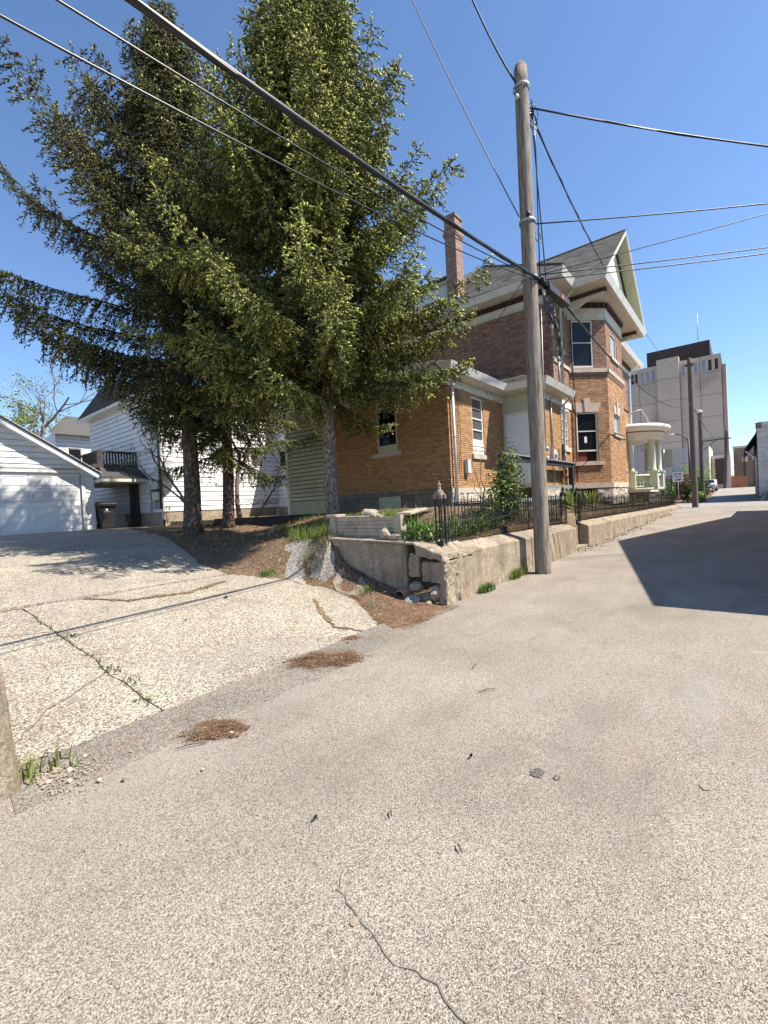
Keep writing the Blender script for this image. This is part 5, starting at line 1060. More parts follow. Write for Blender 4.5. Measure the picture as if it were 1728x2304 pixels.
# ================================================================== spruces
def spindles(P, D, L_, rad, rng):
    """3-sided shoots: start P, direction D (unit), length, radius"""
    n = len(P); a = np.cross(D, rng.normal(size=(n, 3))); a /= np.linalg.norm(a, axis=1)[:, None]+1e-9; b = np.cross(D, a)
    v = np.zeros((n, 4, 3)); v[:, 0] = P; v[:, 1] = P+D*(L_*.4)[:, None]+a*rad[:, None]; v[:, 2] = P+D*(L_*.55)[:, None]-a*rad[:, None]*.7+b*rad[:, None]*.9; v[:, 3] = P+D*L_[:, None]
    v[:, 0] -= b*rad[:, None]*.5; v[:, 3] -= b*rad[:, None]*.3
    i = (np.arange(n)*4)[:, None]; f = np.concatenate([i+np.array([q]) for q in ([0, 2, 1], [0, 1, 3], [1, 2, 3], [0, 3, 2])])
    return v.reshape(-1, 3), f
def spruce(name, label, base, Ht, z0, prof, elev, seed, r0, fol, tip, ptip, dens=1., step=.17, hang=.5, tipup=.5, bark='bark', dead=.0, clip=None, bias=None, lean=(0, 0), shs=1., droop=.32, tw=1.):
    rng = np.random.default_rng(seed); B_ = thing(name, label, 'spruce', base); base = np.array(base, float)
    tp = [(base[0]+lean[0]*(t/12)+.06*math.sin(t*.9+seed), base[1]+lean[1]*(t/12)+.06*math.cos(t*.7+seed), base[2]-.15+(Ht+.15)*t/12) for t in range(13)]
    rr = [r0*(1-t/12)**.85+.02 for t in range(13)]; rr[0] = r0*1.45
    tp.insert(1, (tp[0][0], tp[0][1], base[2]+.25)); rr.insert(1, r0*1.12)
    bm = MB().tube(tp, rr, 18); bmv = []
    for (x, y, z) in bm.v:
        c = np.array([base[0], base[1]]); k = 1+.10*noise.noise(V(x*9, y*9, z*3.5))+.06*noise.noise(V(x*22, y*22, z*9)); bmv.append((c[0]+(x-c[0])*k, c[1]+(y-c[1])*k, z))
    bm.v = bmv; bm.build('trunk', bark, B_)
    limb = MB(); P, D, LL, RR, kind = [], [], [], [], []
    z = z0; az = rng.uniform(0, 6.28)
    while z < Ht-.25:
        az += 2.39996+rng.normal()*.25; h = z/Ht; L_ = prof(z, az)*rng.uniform(.72, 1.12); z += step*rng.uniform(.6, 1.4)*(1 if z < Ht*.8 else .8)
        if bias is not None: L_ *= bias(az, z)
        if L_ < .15: continue
        e0 = elev(z)+rng.normal()*.18; n = max(4, int(L_/.13)); ds = L_/n; pts = [np.array([base[0]+lean[0]*h, base[1]+lean[1]*h, base[2]+z])]; dirs = []
        aw = az
        for i in range(n):
            s = i/n; e = e0-droop*math.sin(math.pi*min(1, s*1.2))*(1-h)+tipup*s*s; aw += rng.normal()*.05
            d = np.array([math.cos(aw)*math.cos(e), math.sin(aw)*math.cos(e), math.sin(e)]); dirs.append(d); pts.append(pts[-1]+d*ds)
        limb.tube([tuple(p) for p in pts[::2]+([pts[-1]] if len(pts) % 2 == 0 else [])], [max(.006, .032*min(1, L_/2.5)*(1-t/len(pts))) for t in range(0, len(pts)+(1 if len(pts) % 2 == 0 else 0), 2)], 5, False)
        for i in range(1, n):
            s = i/n
            if s < .12: continue
            d = dirs[i]; side = np.array([-d[1], d[0], 0]); side /= np.linalg.norm(side)+1e-9
            for sg in (-1, 1, 0, -1, 1, 0)[:3 if s > .75 else 6]:
                if rng.random() > dens: continue
                l2 = (.24+.40*(1-s)*min(1, L_/2.2))*rng.uniform(.6, 1.25)*(1.15 if sg == 0 else 1)*tw
                dn = np.array([0, 0, -1.])
                d2 = (d*.55+side*sg*.9+dn*hang*rng.uniform(.3, 1.3)) if sg else (d*.35+dn*hang*2.0*rng.uniform(.2, 1.2)+side*rng.normal()*.3)
                d2 /= np.linalg.norm(d2); m = max(3, int(l2/.041)); t = (np.arange(m)+rng.uniform(0, .6, m))/m
                pk = ptip*(2.0 if rng.random() < .5 else .15); pp = pts[i]+d2*(t*l2)[:, None]+dn*((t*t)*l2*.25*hang)[:, None]
                for rep in range(2):
                    dd_ = d2*.9+rng.normal(size=(m, 3))*.5+side*sg*.15+np.array([0, 0, .1]); dd_ /= np.linalg.norm(dd_, axis=1)[:, None]
                    P.append(pp); D.append(dd_); LL.append(rng.uniform(.06, .12, m)*shs); RR.append(rng.uniform(.011, .018, m)*shs)
                    kd = np.zeros(m, int); kd[(rng.random(m) < pk*(.25+.75*s)*(.35+.9*t))] = 1; kd[(s < .45) & (rng.random(m) < dead)] = 2
                    kind.append(kd)
        dtp = dirs[-1]
        for q in range(5):
            dd_ = dtp+rng.normal(size=3)*.35; dd_ /= np.linalg.norm(dd_); P.append(pts[-1][None]-dtp*.04*q); D.append(dd_[None]); LL.append(np.array([.12])); RR.append(np.array([.018])); kind.append(np.array([1 if rng.random() < ptip*1.6 else 0]))
    P = np.concatenate(P); D = np.concatenate(D); LL = np.concatenate(LL); RR = np.concatenate(RR); kind = np.concatenate(kind)
    if clip is not None: k = ~clip(P); P, D, LL, RR, kind = P[k], D[k], LL[k], RR[k], kind[k]
    limb.build('limbs', 'twig', B_)
    for kd, nm, m in ((0, 'foliage', fol), (1, 'new_growth', tip), (2, 'dead_twigs', 'spruce_dead')):
        k = kind == kd
        if k.sum() == 0: continue
        sc_ = 1.0 if kd != 1 else .8
        v, f = spindles(P[k], D[k], LL[k]*sc_*(1.2 if kd == 2 else 1), RR[k]*(1.15 if kd == 1 else (.35 if kd == 2 else 1)), rng); npmesh(nm, v, f, m, B_, L=tuple(base))
    return len(P)
def interp(tb):
    xs_, ys_ = zip(*tb); return lambda z, az=0: float(np.interp(z, xs_, ys_))
def house_clip(P): return ((P[:, 0] > 10.75) & (P[:, 2] < 5.5+.4*np.clip(P[:, 0]-10.4, 0, 3)) & (P[:, 1] > 5.8)) | (P[:, 0] > 15.3)
NS = 0
NS += spruce('spruce_tree', 'bright green-tipped spruce with a pale slender trunk beside the planter', (7.5, 7.6, 1.05), 13.7, 3.1, interp([(0, 2.0), (3.0, 3.0), (3.8, 4.0), (4.9, 4.25), (6.3, 3.6), (8.7, 2.9), (10, 2.2), (11.5, 1.35), (13.7, .2)]), lambda z: -.16+.05*z, 11, .15, 'spruce', 'spruce_tip', .62, .95, .046, .66, .5, 'bark', .2, house_clip, droop=.22, shs=1.2, bias=lambda a, z: (1.0+.05*math.cos(a-2.9))*(1-.4*math.exp(-(((a-.75+math.pi) % (2*math.pi)-math.pi)/.7)**2))*(1-(.3 if z > 5.2 else 0)*math.exp(-(((a+.7+math.pi) % (2*math.pi)-math.pi)/.6)**2)))
NS += spruce('spruce_tree', 'dark-trunked middle spruce behind, hidden among the other crowns', (8.15, 13.1, 1.12), 12.5, 2.1, interp([(0, 1.8), (2.1, 2.4), (4, 3.3), (7, 3.0), (10, 1.6), (12.5, .2)]), lambda z: -.3+.07*z, 12, .17, 'spruce', 'spruce_tip', .3, .85, .12, .8, .4, 'bark_dark', .3, house_clip, shs=1.15)
NS += spruce('spruce_tree', 'tall dark spruce with a thick trunk and long upswept boughs by the garage', (6.62, 12.62, 1.12), 15.3, 3.2, interp([(0, 2.0), (2.3, 3.0), (3.8, 4.3), (6.0, 5.0), (8, 4.2), (10, 2.9), (12, 1.8), (14, .8), (15.3, .2)]), lambda z: .02+.055*z, 13, .23, 'spruce_dark', 'spruce_tip', .12, .8, .112, .8, .55, 'bark_dark', .12, house_clip, shs=1.15, tw=1.55, bias=lambda a, z: (1.0+.12*math.cos(a-2.6))*(1-.9*math.exp(-(((a-1.2+math.pi) % (2*math.pi)-math.pi)/.8)**2)))
# ================================================================== broadleaf trees
def bare_tree(name, label, cat, base, Ht, seed, m, r0, lmat=None, nl=0, lsize=.08, depth=5, spread=.6, sides=5, lean=V(0, 0, 1)):
    B_ = thing(name, label, cat, base); r = random.Random(seed); trunk = MB(); br = MB(); tips = []
    def grow(p, d, L_, rad, k, mb):
        n = 4; pts = [p]; dd_ = d.copy()
        for i in range(n): dd_ = (dd_+V(r.gauss(0, .13), r.gauss(0, .13), r.gauss(.03, .09))).normalized(); pts.append(pts[-1]+dd_*L_/n)
        mb.tube(pts, [rad*(1-.45*i/n) for i in range(n+1)], sides if k < 3 else 4, False); tips.extend(pts[2:] if k >= depth-2 else [])
        if k < depth:
            for c in range(r.choice((2, 3, 3))):
                q = pts[r.choice((2, 3, 4, 4))]; nd = (dd_+V(r.gauss(0, spread), r.gauss(0, spread), r.gauss(.1, spread*.6))).normalized(); grow(q, nd, L_*r.uniform(.6, .85), rad*.55, k+1, br)
    grow(Vector(base), (lean+V(r.gauss(0, .05), 0, 0)).normalized(), Ht*.32, r0, 0, trunk); trunk.build('trunk', m, B_); br.build('branches', m, B_)
    if nl:
        P_ = np.array([tuple(t) for t in tips]); cf = lambda rg, k: P_[rg.integers(0, len(P_), k)]+rg.normal(size=(k, 3))*.12
        v, f = leaves(nl, cf, lsize, seed); npmesh('foliage', v, f, lmat, B_, L=base)
bare_tree('bare_tree', 'forked bare-limbed tree with budding leaves just behind the garage roof', 'tree', (7.0, 27.6, 1.2), 9.5, 5, 'bark_grey', .22, 'leaf_pale', 2600, .12, 6, .55)
bare_tree('bare_tree', 'twiggy leafless tree rising at the far left behind the garage', 'tree', (3.6, 28.5, 1.2), 11, 6, 'bark_grey', .16, 'leaf_pale', 1800, .12, 6, .5)
bare_tree('bare_tree', 'hazy budding tree far behind the garage ridge', 'tree', (7.5, 42, 1.2), 11, 7, 'bark_grey', .2, 'leaf_pale', 4500, .2, 6, .6)
bare_tree('sapling_tree', 'leaning young tree with fresh leaves in the timber bed', 'sapling', (9.7, 13.9, 1.38), 3.4, 8, 'bark_grey', .05, 'leaf_pale', 260, .09, 3, .5, 6, V(.5, -.3, 1))
bare_tree('sapling_tree', 'smooth upright young trunk in the timber bed beside the dark spruce', 'sapling', (9.35, 14.4, 1.38), 7.5, 9, 'bark_grey', .095, 'leaf_pale', 160, .08, 3, .4, 8, V(0, 0, 1))
bare_tree('sapling_tree', 'thin straight reddish stem in the timber bed', 'sapling', (9.0, 14.4, 1.38), 6, 10, 'twig', .03, None, 0, .08, 2, .3, 6, V(0, 0, 1))
bare_tree('sapling_tree', 'angled branch growth leafing out beside the thick spruce trunk', 'sapling', (8.0, 15.2, 1.25), 5, 14, 'bark_grey', .07, 'leaf_pale', 200, .1, 3, .5, 6, V(-.55, 0, 1))
# ================================================================== utility poles and wires
def pole(name, label, x, y, z0, z1, r0, r1, m, lean=(0, 0)):
    P = thing(name, label, 'utility pole', (x, y, z0)); n = 40; pts = [(x+lean[0]*t/n, y+lean[1]*t/n, z0-.1+(z1-z0+.1)*t/n) for t in range(n+1)]
    b = MB().tube(pts, [r0+(r1-r0)*t/n for t in range(n+1)], 24, True)
    vv = []
    for (a, c, z) in b.v:
        q = V(a-x, c-y, 0); an = math.atan2(q.y, q.x); k = 1+.035*noise.noise(V(math.cos(an)*6, math.sin(an)*6, z*.6))+.02*noise.noise(V(math.cos(an)*15, math.sin(an)*15, z*1.3)); vv.append((x+q.x*k, y+q.y*k, z))
    b.v = vv; b.build('shaft', m, P)
    MB().lathe((x+lean[0], y+lean[1], z1), [(r1, 0), (r1*.9, .05), (r1*.5, .12), (0, .15)], 16).build('pole_top', m, P)
    return P
P1 = pole('utility_pole', 'tall weathered grey wooden utility pole standing against the retaining wall', 8.78, 3.13, .05, 9.95, .155, .125, 'pole_wood')
MB().tube([(8.98, 3.0, 5.9), (8.99, 2.97, 8.5), (8.95, 3.0, 9.4)], .012, 5).build('ground_wire', 'cable', P1); MB().tube([(8.95, 3.03, 2.6), (8.96, 3.0, 5.4)], .012, 5).build('ground_wire', 'metal_grey', P1)
for z, s in ((9.55, .05), (6.95, .05), (5.85, .04)): MB().lathe((8.78, 3.13, z), [(.15, 0), (.16, .01), (.16, .05), (.15, .06)], 20).build('pole_band', 'metal_grey', P1)
for c, m in (((8.60, 3.16, 9.32), 'box_grey'), ((8.95, 3.0, 9.15), 'cable'), ((8.62, 3.05, 7.05), 'cable'), ((8.93, 3.0, 2.55), 'metal_grey'), ((8.93, 3.0, 2.35), 'metal_grey')): MB().lathe(c, [(0, -.05), (.035, -.04), (.045, 0), (.03, .04), (0, .05)], 10).build('insulator', m, P1)
r_ = random.Random(31)
for k in range(7):
    z = r_.choice((9.1, 9.3, 7.0, 6.8, 5.9, 5.7)); c = V(8.9, 2.98, z); rr_ = r_.uniform(.08, .2); MB().tube([c+V(rr_*math.sin(t*.52)*.8, -rr_*.3*math.sin(t*.52), -rr_+rr_*math.cos(t*.52)) for t in range(13)], .008, 5).build('cable_loop', 'cable', P1)
for k in range(9): MB().tube([(8.9+.03*k, 2.96, 5.75), (8.95+r_.uniform(-.1, .5), 2.9, 5.4+r_.uniform(-.3, .1)), (9.1+r_.uniform(-.1, .6), 2.92, 5.1+r_.uniform(-.2, .3)), (9.3+r_.uniform(0, .6), 3.0, 5.7)], .01, 5).build('cable_loop', 'cable', P1)
P2 = pole('utility_pole', 'dark utility pole at the far end of the retaining wall by the street', 37.6, 2.62, .35, 10.6, .19, .14, 'pole_dark'); MB().box(37.4, 37.8, 2.4, 2.9, 10.2, 10.3).build('crossarm', 'pole_dark', P2)
P3 = pole('utility_pole', 'shorter dark pole with a bracket arm across the street', 50.2, 2.9, .6, 8.7, .17, .14, 'pole_dark'); MB().bar((50.2, 2.9, 6.0), (50.2, .7, 6.05), .1).build('bracket_arm', 'pole_dark', P3); MB().bar((50.2, 2.8, 5.1), (50.2, 1.8, 5.95), .06).build('brace', 'pole_dark', P3)
MB().lathe((50.2, 2.9, 8.6), [(.16, 0), (.22, .05), (.22, .2), (.1, .28), (0, .3)], 14).build('lamp_cap', 'metal_white', P3)
pole('utility_pole', 'leaning brown pole far up the alley before the brown building', 85, 2.15, 1.5, 10.3, .25, .18, 'pole_dark', (0, -.5))
def wire(label, a, c, sag, rad, m='cable', n=16, group=None, bundle=0, seed=0):
    a, c = Vector(a), Vector(c); pts = [a.lerp(c, t/n)-V(0, 0, sag*4*(t/n)*(1-t/n)) for t in range(n+1)]
    b = MB().tube(pts, rad, 6)
    for k in range(bundle):
        b.tube([p+V(0, .018*math.cos(i*1.3+k*2.1), .018*math.sin(i*1.3+k*2.1)) for i, p in enumerate(pts)], rad*.6, 5)
    return tag(b.build('overhead_wire', m), label, 'wire', group)
def through(a, c, k): a, c = Vector(a), Vector(c); return tuple(a+(c-a)*k)
wire('thick black overhead cable crossing in front of the spruces to the near pole', (-26, 2.95, 6.5), (8.85, 2.96, 5.85), 1.6, .030, bundle=1, n=40)
wire('upper thin wire beside the thick cable over the driveway', (-26, 3.02, 6.5), (8.8, 3.0, 5.86), 2.0, .0085, n=40)
wire('lower thin wire below the thick cable over the driveway', (-26, 3.02, 6.5), (8.8, 3.0, 5.82), 2.35, .0085, n=40)
wire('grey cable running on from the splice box to the far pole', (10.55, 2.98, 5.88), (37.6, 2.62, 7.6), 1.05, .022, n=40)
wire('steep grey service wire climbing left from the mid-pole bracket', (8.68, 3.25, 7.1), (8.7, 6.6, 16.2), .2, .011, 'cable_grey')
wire('black wire dropping to the pole top from directly above', (8.68, 3.1, 9.45), (8.6, 4.6, 13.9), .3, .018)
for k, (z0, z1, rd, sg, lb) in enumerate(((9.2, 8.72, .018, .25, 'topmost twisted wire running right from the pole head'), (6.95, 7.4, .013, .12, 'upper middle wire running right above the house roof'), (5.95, 7.1, .009, .05, 'thin lower wire rising to the right past the gable'), (5.95, 6.46, .011, .06, 'upper of two close wires crossing right before the gable'), (5.85, 6.36, .011, .08, 'lower of two close wires crossing right before the gable'))):
    wire(lb, (8.88, 3.0, z0), through((8.88, 3.0, z0), (12, -.4, z1), 2.6), sg, rd, bundle=1 if k == 0 else 0)
wire('service drop from the pole head to the brick house gable corner', (8.9, 3.05, 9.2), (16.75, 3.4, 9.2), .12, .016, n=24, bundle=1)
wire('thin wire from the house gable end to the far pole', (24.5, 3.45, 9.3), (37.6, 2.65, 9.5), .5, .009); wire('thin wire from the near pole to the wing eave corner', (8.75, 3.25, 5.9), (11.25, 6.3, 4.98), .05, .007)
wire('slack looping wire beside the near pole above the splice box', (8.95, 3.0, 8.85), (9.35, 3.0, 5.95), .0, .012); wire('far wire sagging from the street pole along the alley', (37.6, 2.6, 7.5), (85, 2.0, 8.6), .9, .03); wire('far wire crossing to the painted brick building', (85, 1.9, 8.9), (47.5, -1.6, 5.2), 1.0, .02)
SB = thing('splice_box', 'black cable splice box with an orange sticker hanging beside the pole', 'cable box', (9.75, 2.97, 5.9))
MB().hexa([(9.15, 2.86, 5.72), (10.5, 2.86, 5.82), (10.5, 3.06, 5.82), (9.15, 3.06, 5.72), (9.15, 2.88, 5.90), (10.5, 2.88, 5.96), (10.5, 3.04, 5.96), (9.15, 3.04, 5.90)]).build('case', 'deck_paint', SB); MB().tube([(8.9, 2.96, 5.83), (9.15, 2.96, 5.82)], .07, 10).build('boot', 'black', SB); MB().box(9.85, 9.98, 2.852, 2.862, 5.78, 5.87).build('sticker', 'orange', SB)
for k in range(8): MB().tube([(9.2+k*.16, 2.96, 5.93), (9.22+k*.16, 2.96, 5.99), (9.27+k*.16, 2.96, 5.94)], .012, 5).build('clamp', 'metal_grey', SB)
# ================================================================== buildings on the right side of the alley
RB = thing('side_building', 'gabled painted-brick building beside the alley just outside the right edge', 'building', (16, -5, 0))
MB().prism([(7.2, -1.72, -.1), (31.2, -1.72, -.1), (31.9, -1.72, 3.3), (26.5, -1.72, 3.55), (17.17, -1.72, 7.0), (8.23, -1.72, 3.95), (7.62, -1.72, 2.3)], (0, -12, 0)).build('wall', 'painted_brick', RB)
for xe, ze in ((8.05, 3.92), (26.7, 3.52)): MB().hexa([(xe, -1.70, ze), (17.17, -1.70, 7.03), (17.17, -13.9, 7.03), (xe, -13.9, ze), (xe, -1.70, ze+.12), (17.17, -1.70, 7.15), (17.17, -13.9, 7.15), (xe, -13.9, ze+.12)]).build('roof', 'shingle_dark', RB)
PB = thing('painted_brick_building', 'white painted brick building with dark overhanging eave at the far right', 'building', (52, -5, .5))
zb = alley_z(47)-.1; F_ = Face((47, -1.0), (0, -1), (-1, 0)); F2 = Face((47, -1.0), (1, 0), (0, -1))
MB().box(47.1, 60, -14, -1.1, zb, 6.8).build('wall', 'painted_brick', PB)
b = MB()
for c in bricks(F_, 0, 8, zb, 6.6, c=.16, L=.46, j=.022, seed=60): b.hexa(c)
b.build('bricks', 'painted_brick', PB, 'stuff')
MB().box(46.9, 47.35, -1.3, -.92, 6.3, 6.75).build('coping', 'stone_dark', PB); MB().box(46.92, 47.02, -14, -.95, 3.4, 3.55).build('string_course', 'limestone', PB)
MB().hexa([(48.5, -.15, 4.6), (62, -.15, 4.6), (62, -1.2, 6.3), (48.5, -1.2, 6.3), (48.5, -.15, 4.8), (62, -.15, 4.8), (62, -1.2, 6.5), (48.5, -1.2, 6.5)]).build('eave', 'black', PB); MB().box(47.1, 62, -1.08, -1.0, zb, 6.3).build('side_wall', 'stone_dark', PB); MB().tube([(48.6, -.2, 4.7), (48.6, -.9, 4.0), (48.6, -.95, 1)], .07, 8).build('downspout', 'metal_white', PB)
MB().prism([(48, -1.0, 6.4), (48, -7.5, 9.3), (48, -14, 6.4)], (14, 0, 0)).build('roof', 'shingle_dark', PB)
for k, (x, y) in enumerate(((45.6, -1.9), (46.1, -2.9), (46.2, -4.2))):
    v, f = leaves(700, lambda rg, n, x=x, y=y: np.array([x, y, .95])+rg.normal(size=(n, 3))*np.array([.35, .4, .28]), .12, 80+k); tag(npmesh('corner_shrub', v, f, 'leaf_dark'), ('dark shrub nearest the street at the painted building', 'dark shrub second from the street at the painted building', 'dark shrub furthest right at the painted building')[k], 'shrub')
# ================================================================== far buildings
TW = thing('tower_block', 'tall tan concrete panel tower with slit windows and a dark penthouse', 'tower', (115, 11, 0)); TF = Face((115, 19.2), (0, -1), (-1, 0))
MB().box(115.4, 140, 2.75, 19.2, 0, 29.2).build('core', 'tower_dark', TW); MB().box(118, 138, 4.6, 16.2, 29.2, 33.3).build('penthouse', 'tower_dark', TW); MB().box(121, 122.5, 6, 7.6, 29.2, 33.6).build('roof_plant', 'podium', TW); MB().tube([(126, 7.0, 33), (126, 7.0, 42)], .07, 5).build('mast', 'metal_grey', TW)
secs = [(0, 1.75, 0), (1.75, 5.25, 0), (5.25, 9.4, 1.1), (9.4, 12.9, 0), (12.9, 16.45, 0)]
for i, (a, c, d) in enumerate(secs):
    zt_ = 30.2 if i == 2 else 29.3; zz = [3]+[3+k*4.55 for k in range(1, 6)]+[zt_]
    for k in range(6):
        ops_ = []
        if k == 5 and i != 2:
            n_ = 5 if i > 2 else (2 if i == 0 else 3); n_ = min(n_, 3) 
            ops_ = [(a+(c-a)*(q+.6)/(n_+.3)-.27, a+(c-a)*(q+.6)/(n_+.3)+.27) for q in range(n_)]
        if not ops_: MB().fb(TF, a+.04, c-.04, zz[k]+.05, zz[k+1]-(0 if k == 5 else .02), -.5, d).build('panel', 'tower', TW)
        else:
            z0, z1 = 26.2, 28.4; b = MB(); b.fb(TF, a+.04, c-.04, zz[k]+.05, z0, -.5, d); b.fb(TF, a+.04, c-.04, z1, zz[k+1], -.5, d); e = [a+.04]+[t for o_ in ops_ for t in o_]+[c-.04]
            for q in range(0, len(e), 2): b.fb(TF, e[q], e[q+1], z0, z1, -.5, d)
            b.build('panel', 'tower', TW)
            for j, o_ in enumerate(ops_):
                MB().fb(TF, o_[0], o_[1], z0, z1, -.4, d-.25).build('window', 'tower_dark' if (i == 0 or (i == 4 and j > 0)) else 'window_blue', TW)
MB().fb(TF, 16.5, 17.2, 3, 27.3, -6, -1.5).build('side_fin', 'tower', TW); MB().fb(TF, 16.0, 16.45, 0, 3, -5, 0).build('panel', 'tower', TW)
PD = thing('podium_building', 'low pale stone building with a blue window in front of the tower', 'building', (95, 9, 0)); PFc = Face((95, 17), (0, -1), (-1, 0))
MB().box(95.3, 108, 4.4, 17, .5, 9.2).build('core', 'podium', PD)
for k in range(7):
    for q in range(3): MB().fb(PFc, k*1.8+.02, k*1.8+1.78, .8+q*2.8+.02, .8+(q+1)*2.8-.02, -.4, 0).build('panel', 'podium', PD)
MB().fb(PFc, 7.4, 9.0, 3.1, 5.9, -.1, .06).build('window', 'window_blue', PD); MB().box(100, 112, 1.6, 4.3, .5, 7.6).build('entrance_wing', 'podium', PD); MB().box(99.8, 100, 2.2, 3.8, 2.4, 7).build('entrance_recess', 'tower_dark', PD)
BB = thing('brown_building', 'low brown block building at the end of the alley', 'building', (120, 1, 0)); MB().box(112, 125, -4.4, 1.3, 1, 9.4).build('wall', 'brown_block', BB); MB().box(111.9, 112.2, -4.5, 1.4, 9.4, 9.8).build('parapet', 'podium', BB)
for k, (y, z) in enumerate(((-2.4, 6.8), (-.9, 6.6), (-3.2, 4.6))): MB().box(111.85, 112.0, y, y+.9, z, z+1).build('patch', 'podium', BB)
for y in (-.3, -1.8, -3.0): MB().tube([(111.8, y, 1.4), (111.8, y, 8)], .09, 6).build('pipe', 'tower_dark', BB)
tag(MB().hexa([(100, -.6, 1.4), (100, 1.6, 1.4), (101, 1.6, 1.4), (101, -.6, 1.4), (100, -.6, 3.6), (100, 1.6, 3.7), (101, 1.6, 3.7), (101, -.6, 3.6)]).build('rust_container', 'rust'), 'rust-orange steel container at the end of the alley', 'container')
FB = thing('far_fence', 'dark low fence line at the alley end on the right', 'fence', (105, -5, 1.6))
for k in range(9): MB().box(105, 105.1, -4.2-k*.7, -4.1-k*.7, 1.4, 3.2).build('fence_post', 'tower_dark', FB)
MB().box(105, 105.06, -10, -4, 2.0, 3.0).build('fence_panel', 'brown_block', FB)
for k, (x, y, r, h, lb) in enumerate(((330, -4, 10, 10, 'hazy grey tree line beyond the alley end, left part'), (330, -18, 11, 8, 'hazy grey tree line beyond the alley end, right part'))):
    v, f = leaves(2500, lambda rg, n, x=x, y=y, r=r, h=h: np.array([x, y, 2])+np.abs(rg.normal(size=(n, 3)))*np.array([4, 0, h*.4])+rg.normal(size=(n, 3))*np.array([0, r*.5, 0]), 1.2, 90+k); tag(npmesh('distant_trees', v, f, 'brown_block', kind='stuff'), lb, 'trees')
# signs and lamps by the street
S1 = thing('street_sign', 'tan back of a rectangular street sign on a grey post before the hedges', 'sign', (36.4, 4.2, .6)); MB().tube([(36.4, 4.22, .6), (36.4, 4.22, 4.5)], .05, 8).build('post', 'metal_grey', S1); MB().box(36.43, 36.45, 3.72, 4.72, 3.25, 4.5).build('plate', 'sign_back', S1)
S2 = thing('one_way_sign', 'white ONE WAY sign with a black right-pointing arrow', 'sign', (36.0, 3.42, .6)); SF = Face((36.0, 3.72), (0, -1), (-1, 0))
MB().fb(SF, 0, .6, 2.2, 2.86, -.02, 0).build('plate', 'sign_white', S2); MB().tube([(36.05, 3.42, .7), (36.05, 3.42, 2.8)], .025, 6).build('post', 'metal_grey', S2)
GL_ = {'O': ['11111', '1...1', '1...1', '1...1', '11111'], 'N': ['1...1', '11..1', '1.1.1', '1..11', '1...1'], 'E': ['11111', '1....', '1111.', '1....', '11111'], 'W': ['1...1', '1...1', '1.1.1', '1.1.1', '.1.1.'], 'A': ['.111.', '1...1', '11111', '1...1', '1...1'], 'Y': ['1...1', '.1.1.', '..1..', '..1..', '..1..']}
for r_i, wd_ in enumerate(('ONE', 'WAY')):
    for k, ch in enumerate(wd_):
        b = MB()
        for i, row in enumerate(GL_[ch]):
            for j, p in enumerate(row):
                if p == '1': b.fb(SF, .07+k*.165+j*.027, .07+k*.165+(j+1)*.027, 2.80-r_i*.2-(i+1)*.03, 2.80-r_i*.2-i*.03, 0, .004)
        b.build('letter', 'sign_black', S2)
MB().prism([SF.p(u, z) for u, z in ((.1, 2.30), (.36, 2.30), (.36, 2.25), (.52, 2.335), (.36, 2.42), (.36, 2.37), (.1, 2.37))], SF.n*.004).build('arrow', 'sign_black', S2)
for nm, lb, x, y, h, arm in (('street_lamp', 'curved-arm street lamp left of the far pole before the tower', 55, 4.18, 6.9, 1), ('lamp_post', 'dark blue lamp post seen through the round porch', 55, 8.05, 7.3, 0)):
    L_ = thing(nm, lb, 'street lamp', (x, y, .6)); MB().tube([(x, y, .6), (x, y, h)], [.1, .07], 10).build('post', 'steel_dark', L_)
    if arm: MB().tube([(x, y, 6.6), (x, y+.3, 7.05), (x, y+.7, 7.35), (x, y+1.2, 7.5)], .05, 8).build('arm', 'steel_dark', L_); MB().lathe((x, y+1.4, 7.45), [(0, .08), (.2, .06), (.28, 0), (.15, -.08), (0, -.1)], 14).build('lamp_head', 'sign_white', L_)
    else: MB().lathe((x, y, h), [(.12, 0), (.2, .1), (.2, .3), (.05, .5), (0, .5)], 12).build('lamp_head', 'steel_dark', L_)
IR = thing('park_railing', 'plain black railing along the corner bed by the street', 'railing', (35, 5.4, .8))
for z in (1.55, 2.4): MB().bar((31.5, 5.6, z), (37, 3.9, z), .05).build('rail', 'black', IR)
for k in range(5): MB().bar((31.5+k*1.375, 5.6-k*.425, .7), (31.5+k*1.375, 5.6-k*.425, 2.45), .05).build('rail_post', 'black', IR)
for k, (x, y, z, s, m, lb, n_) in enumerate(((48.5, 6.4, 1.5, (1.1, 1.5, 1.0), 'leaf', 'rounded green hedge across the street below the signs', 3200), (49.5, 8.2, 1.9, (1.2, 1.6, 1.2), 'leaf_pale', 'yellow-green flowering hedge across the street', 3200), (51, 4.9, 1.9, (1.0, 1.1, 1.2), 'leaf_red', 'reddish-leaved shrub behind the far poles', 2400), (50.6, 3.6, 1.4, (.9, .8, .9), 'leaf', 'low green shrub at the alley mouth', 2000), (63, 4.0, 2.0, (3.2, 1.0, 1.0), 'leaf_dark', 'dark clipped hedge beside the parked car', 3000), (78, 5.2, 3.4, (3, 2.2, 2.0), 'leaf_pale', 'pale budding small tree in front of the low building', 3600), (48.3, 3.2, .95, (.6, .5, .45), 'leaf_pale', 'small yellow shrub at the kerb of the alley', 900))):
    v, f = leaves(n_, lambda rg, q, x=x, y=y, z=z, s=s: np.array([x, y, z])+np.clip(rg.normal(size=(q, 3)), -1.7, 1.7)*np.array(s)*.55, .2, 100+k); v[:, 2] = np.maximum(v[:, 2], .5); tag(npmesh('hedge', v, f, m), lb, 'shrub')
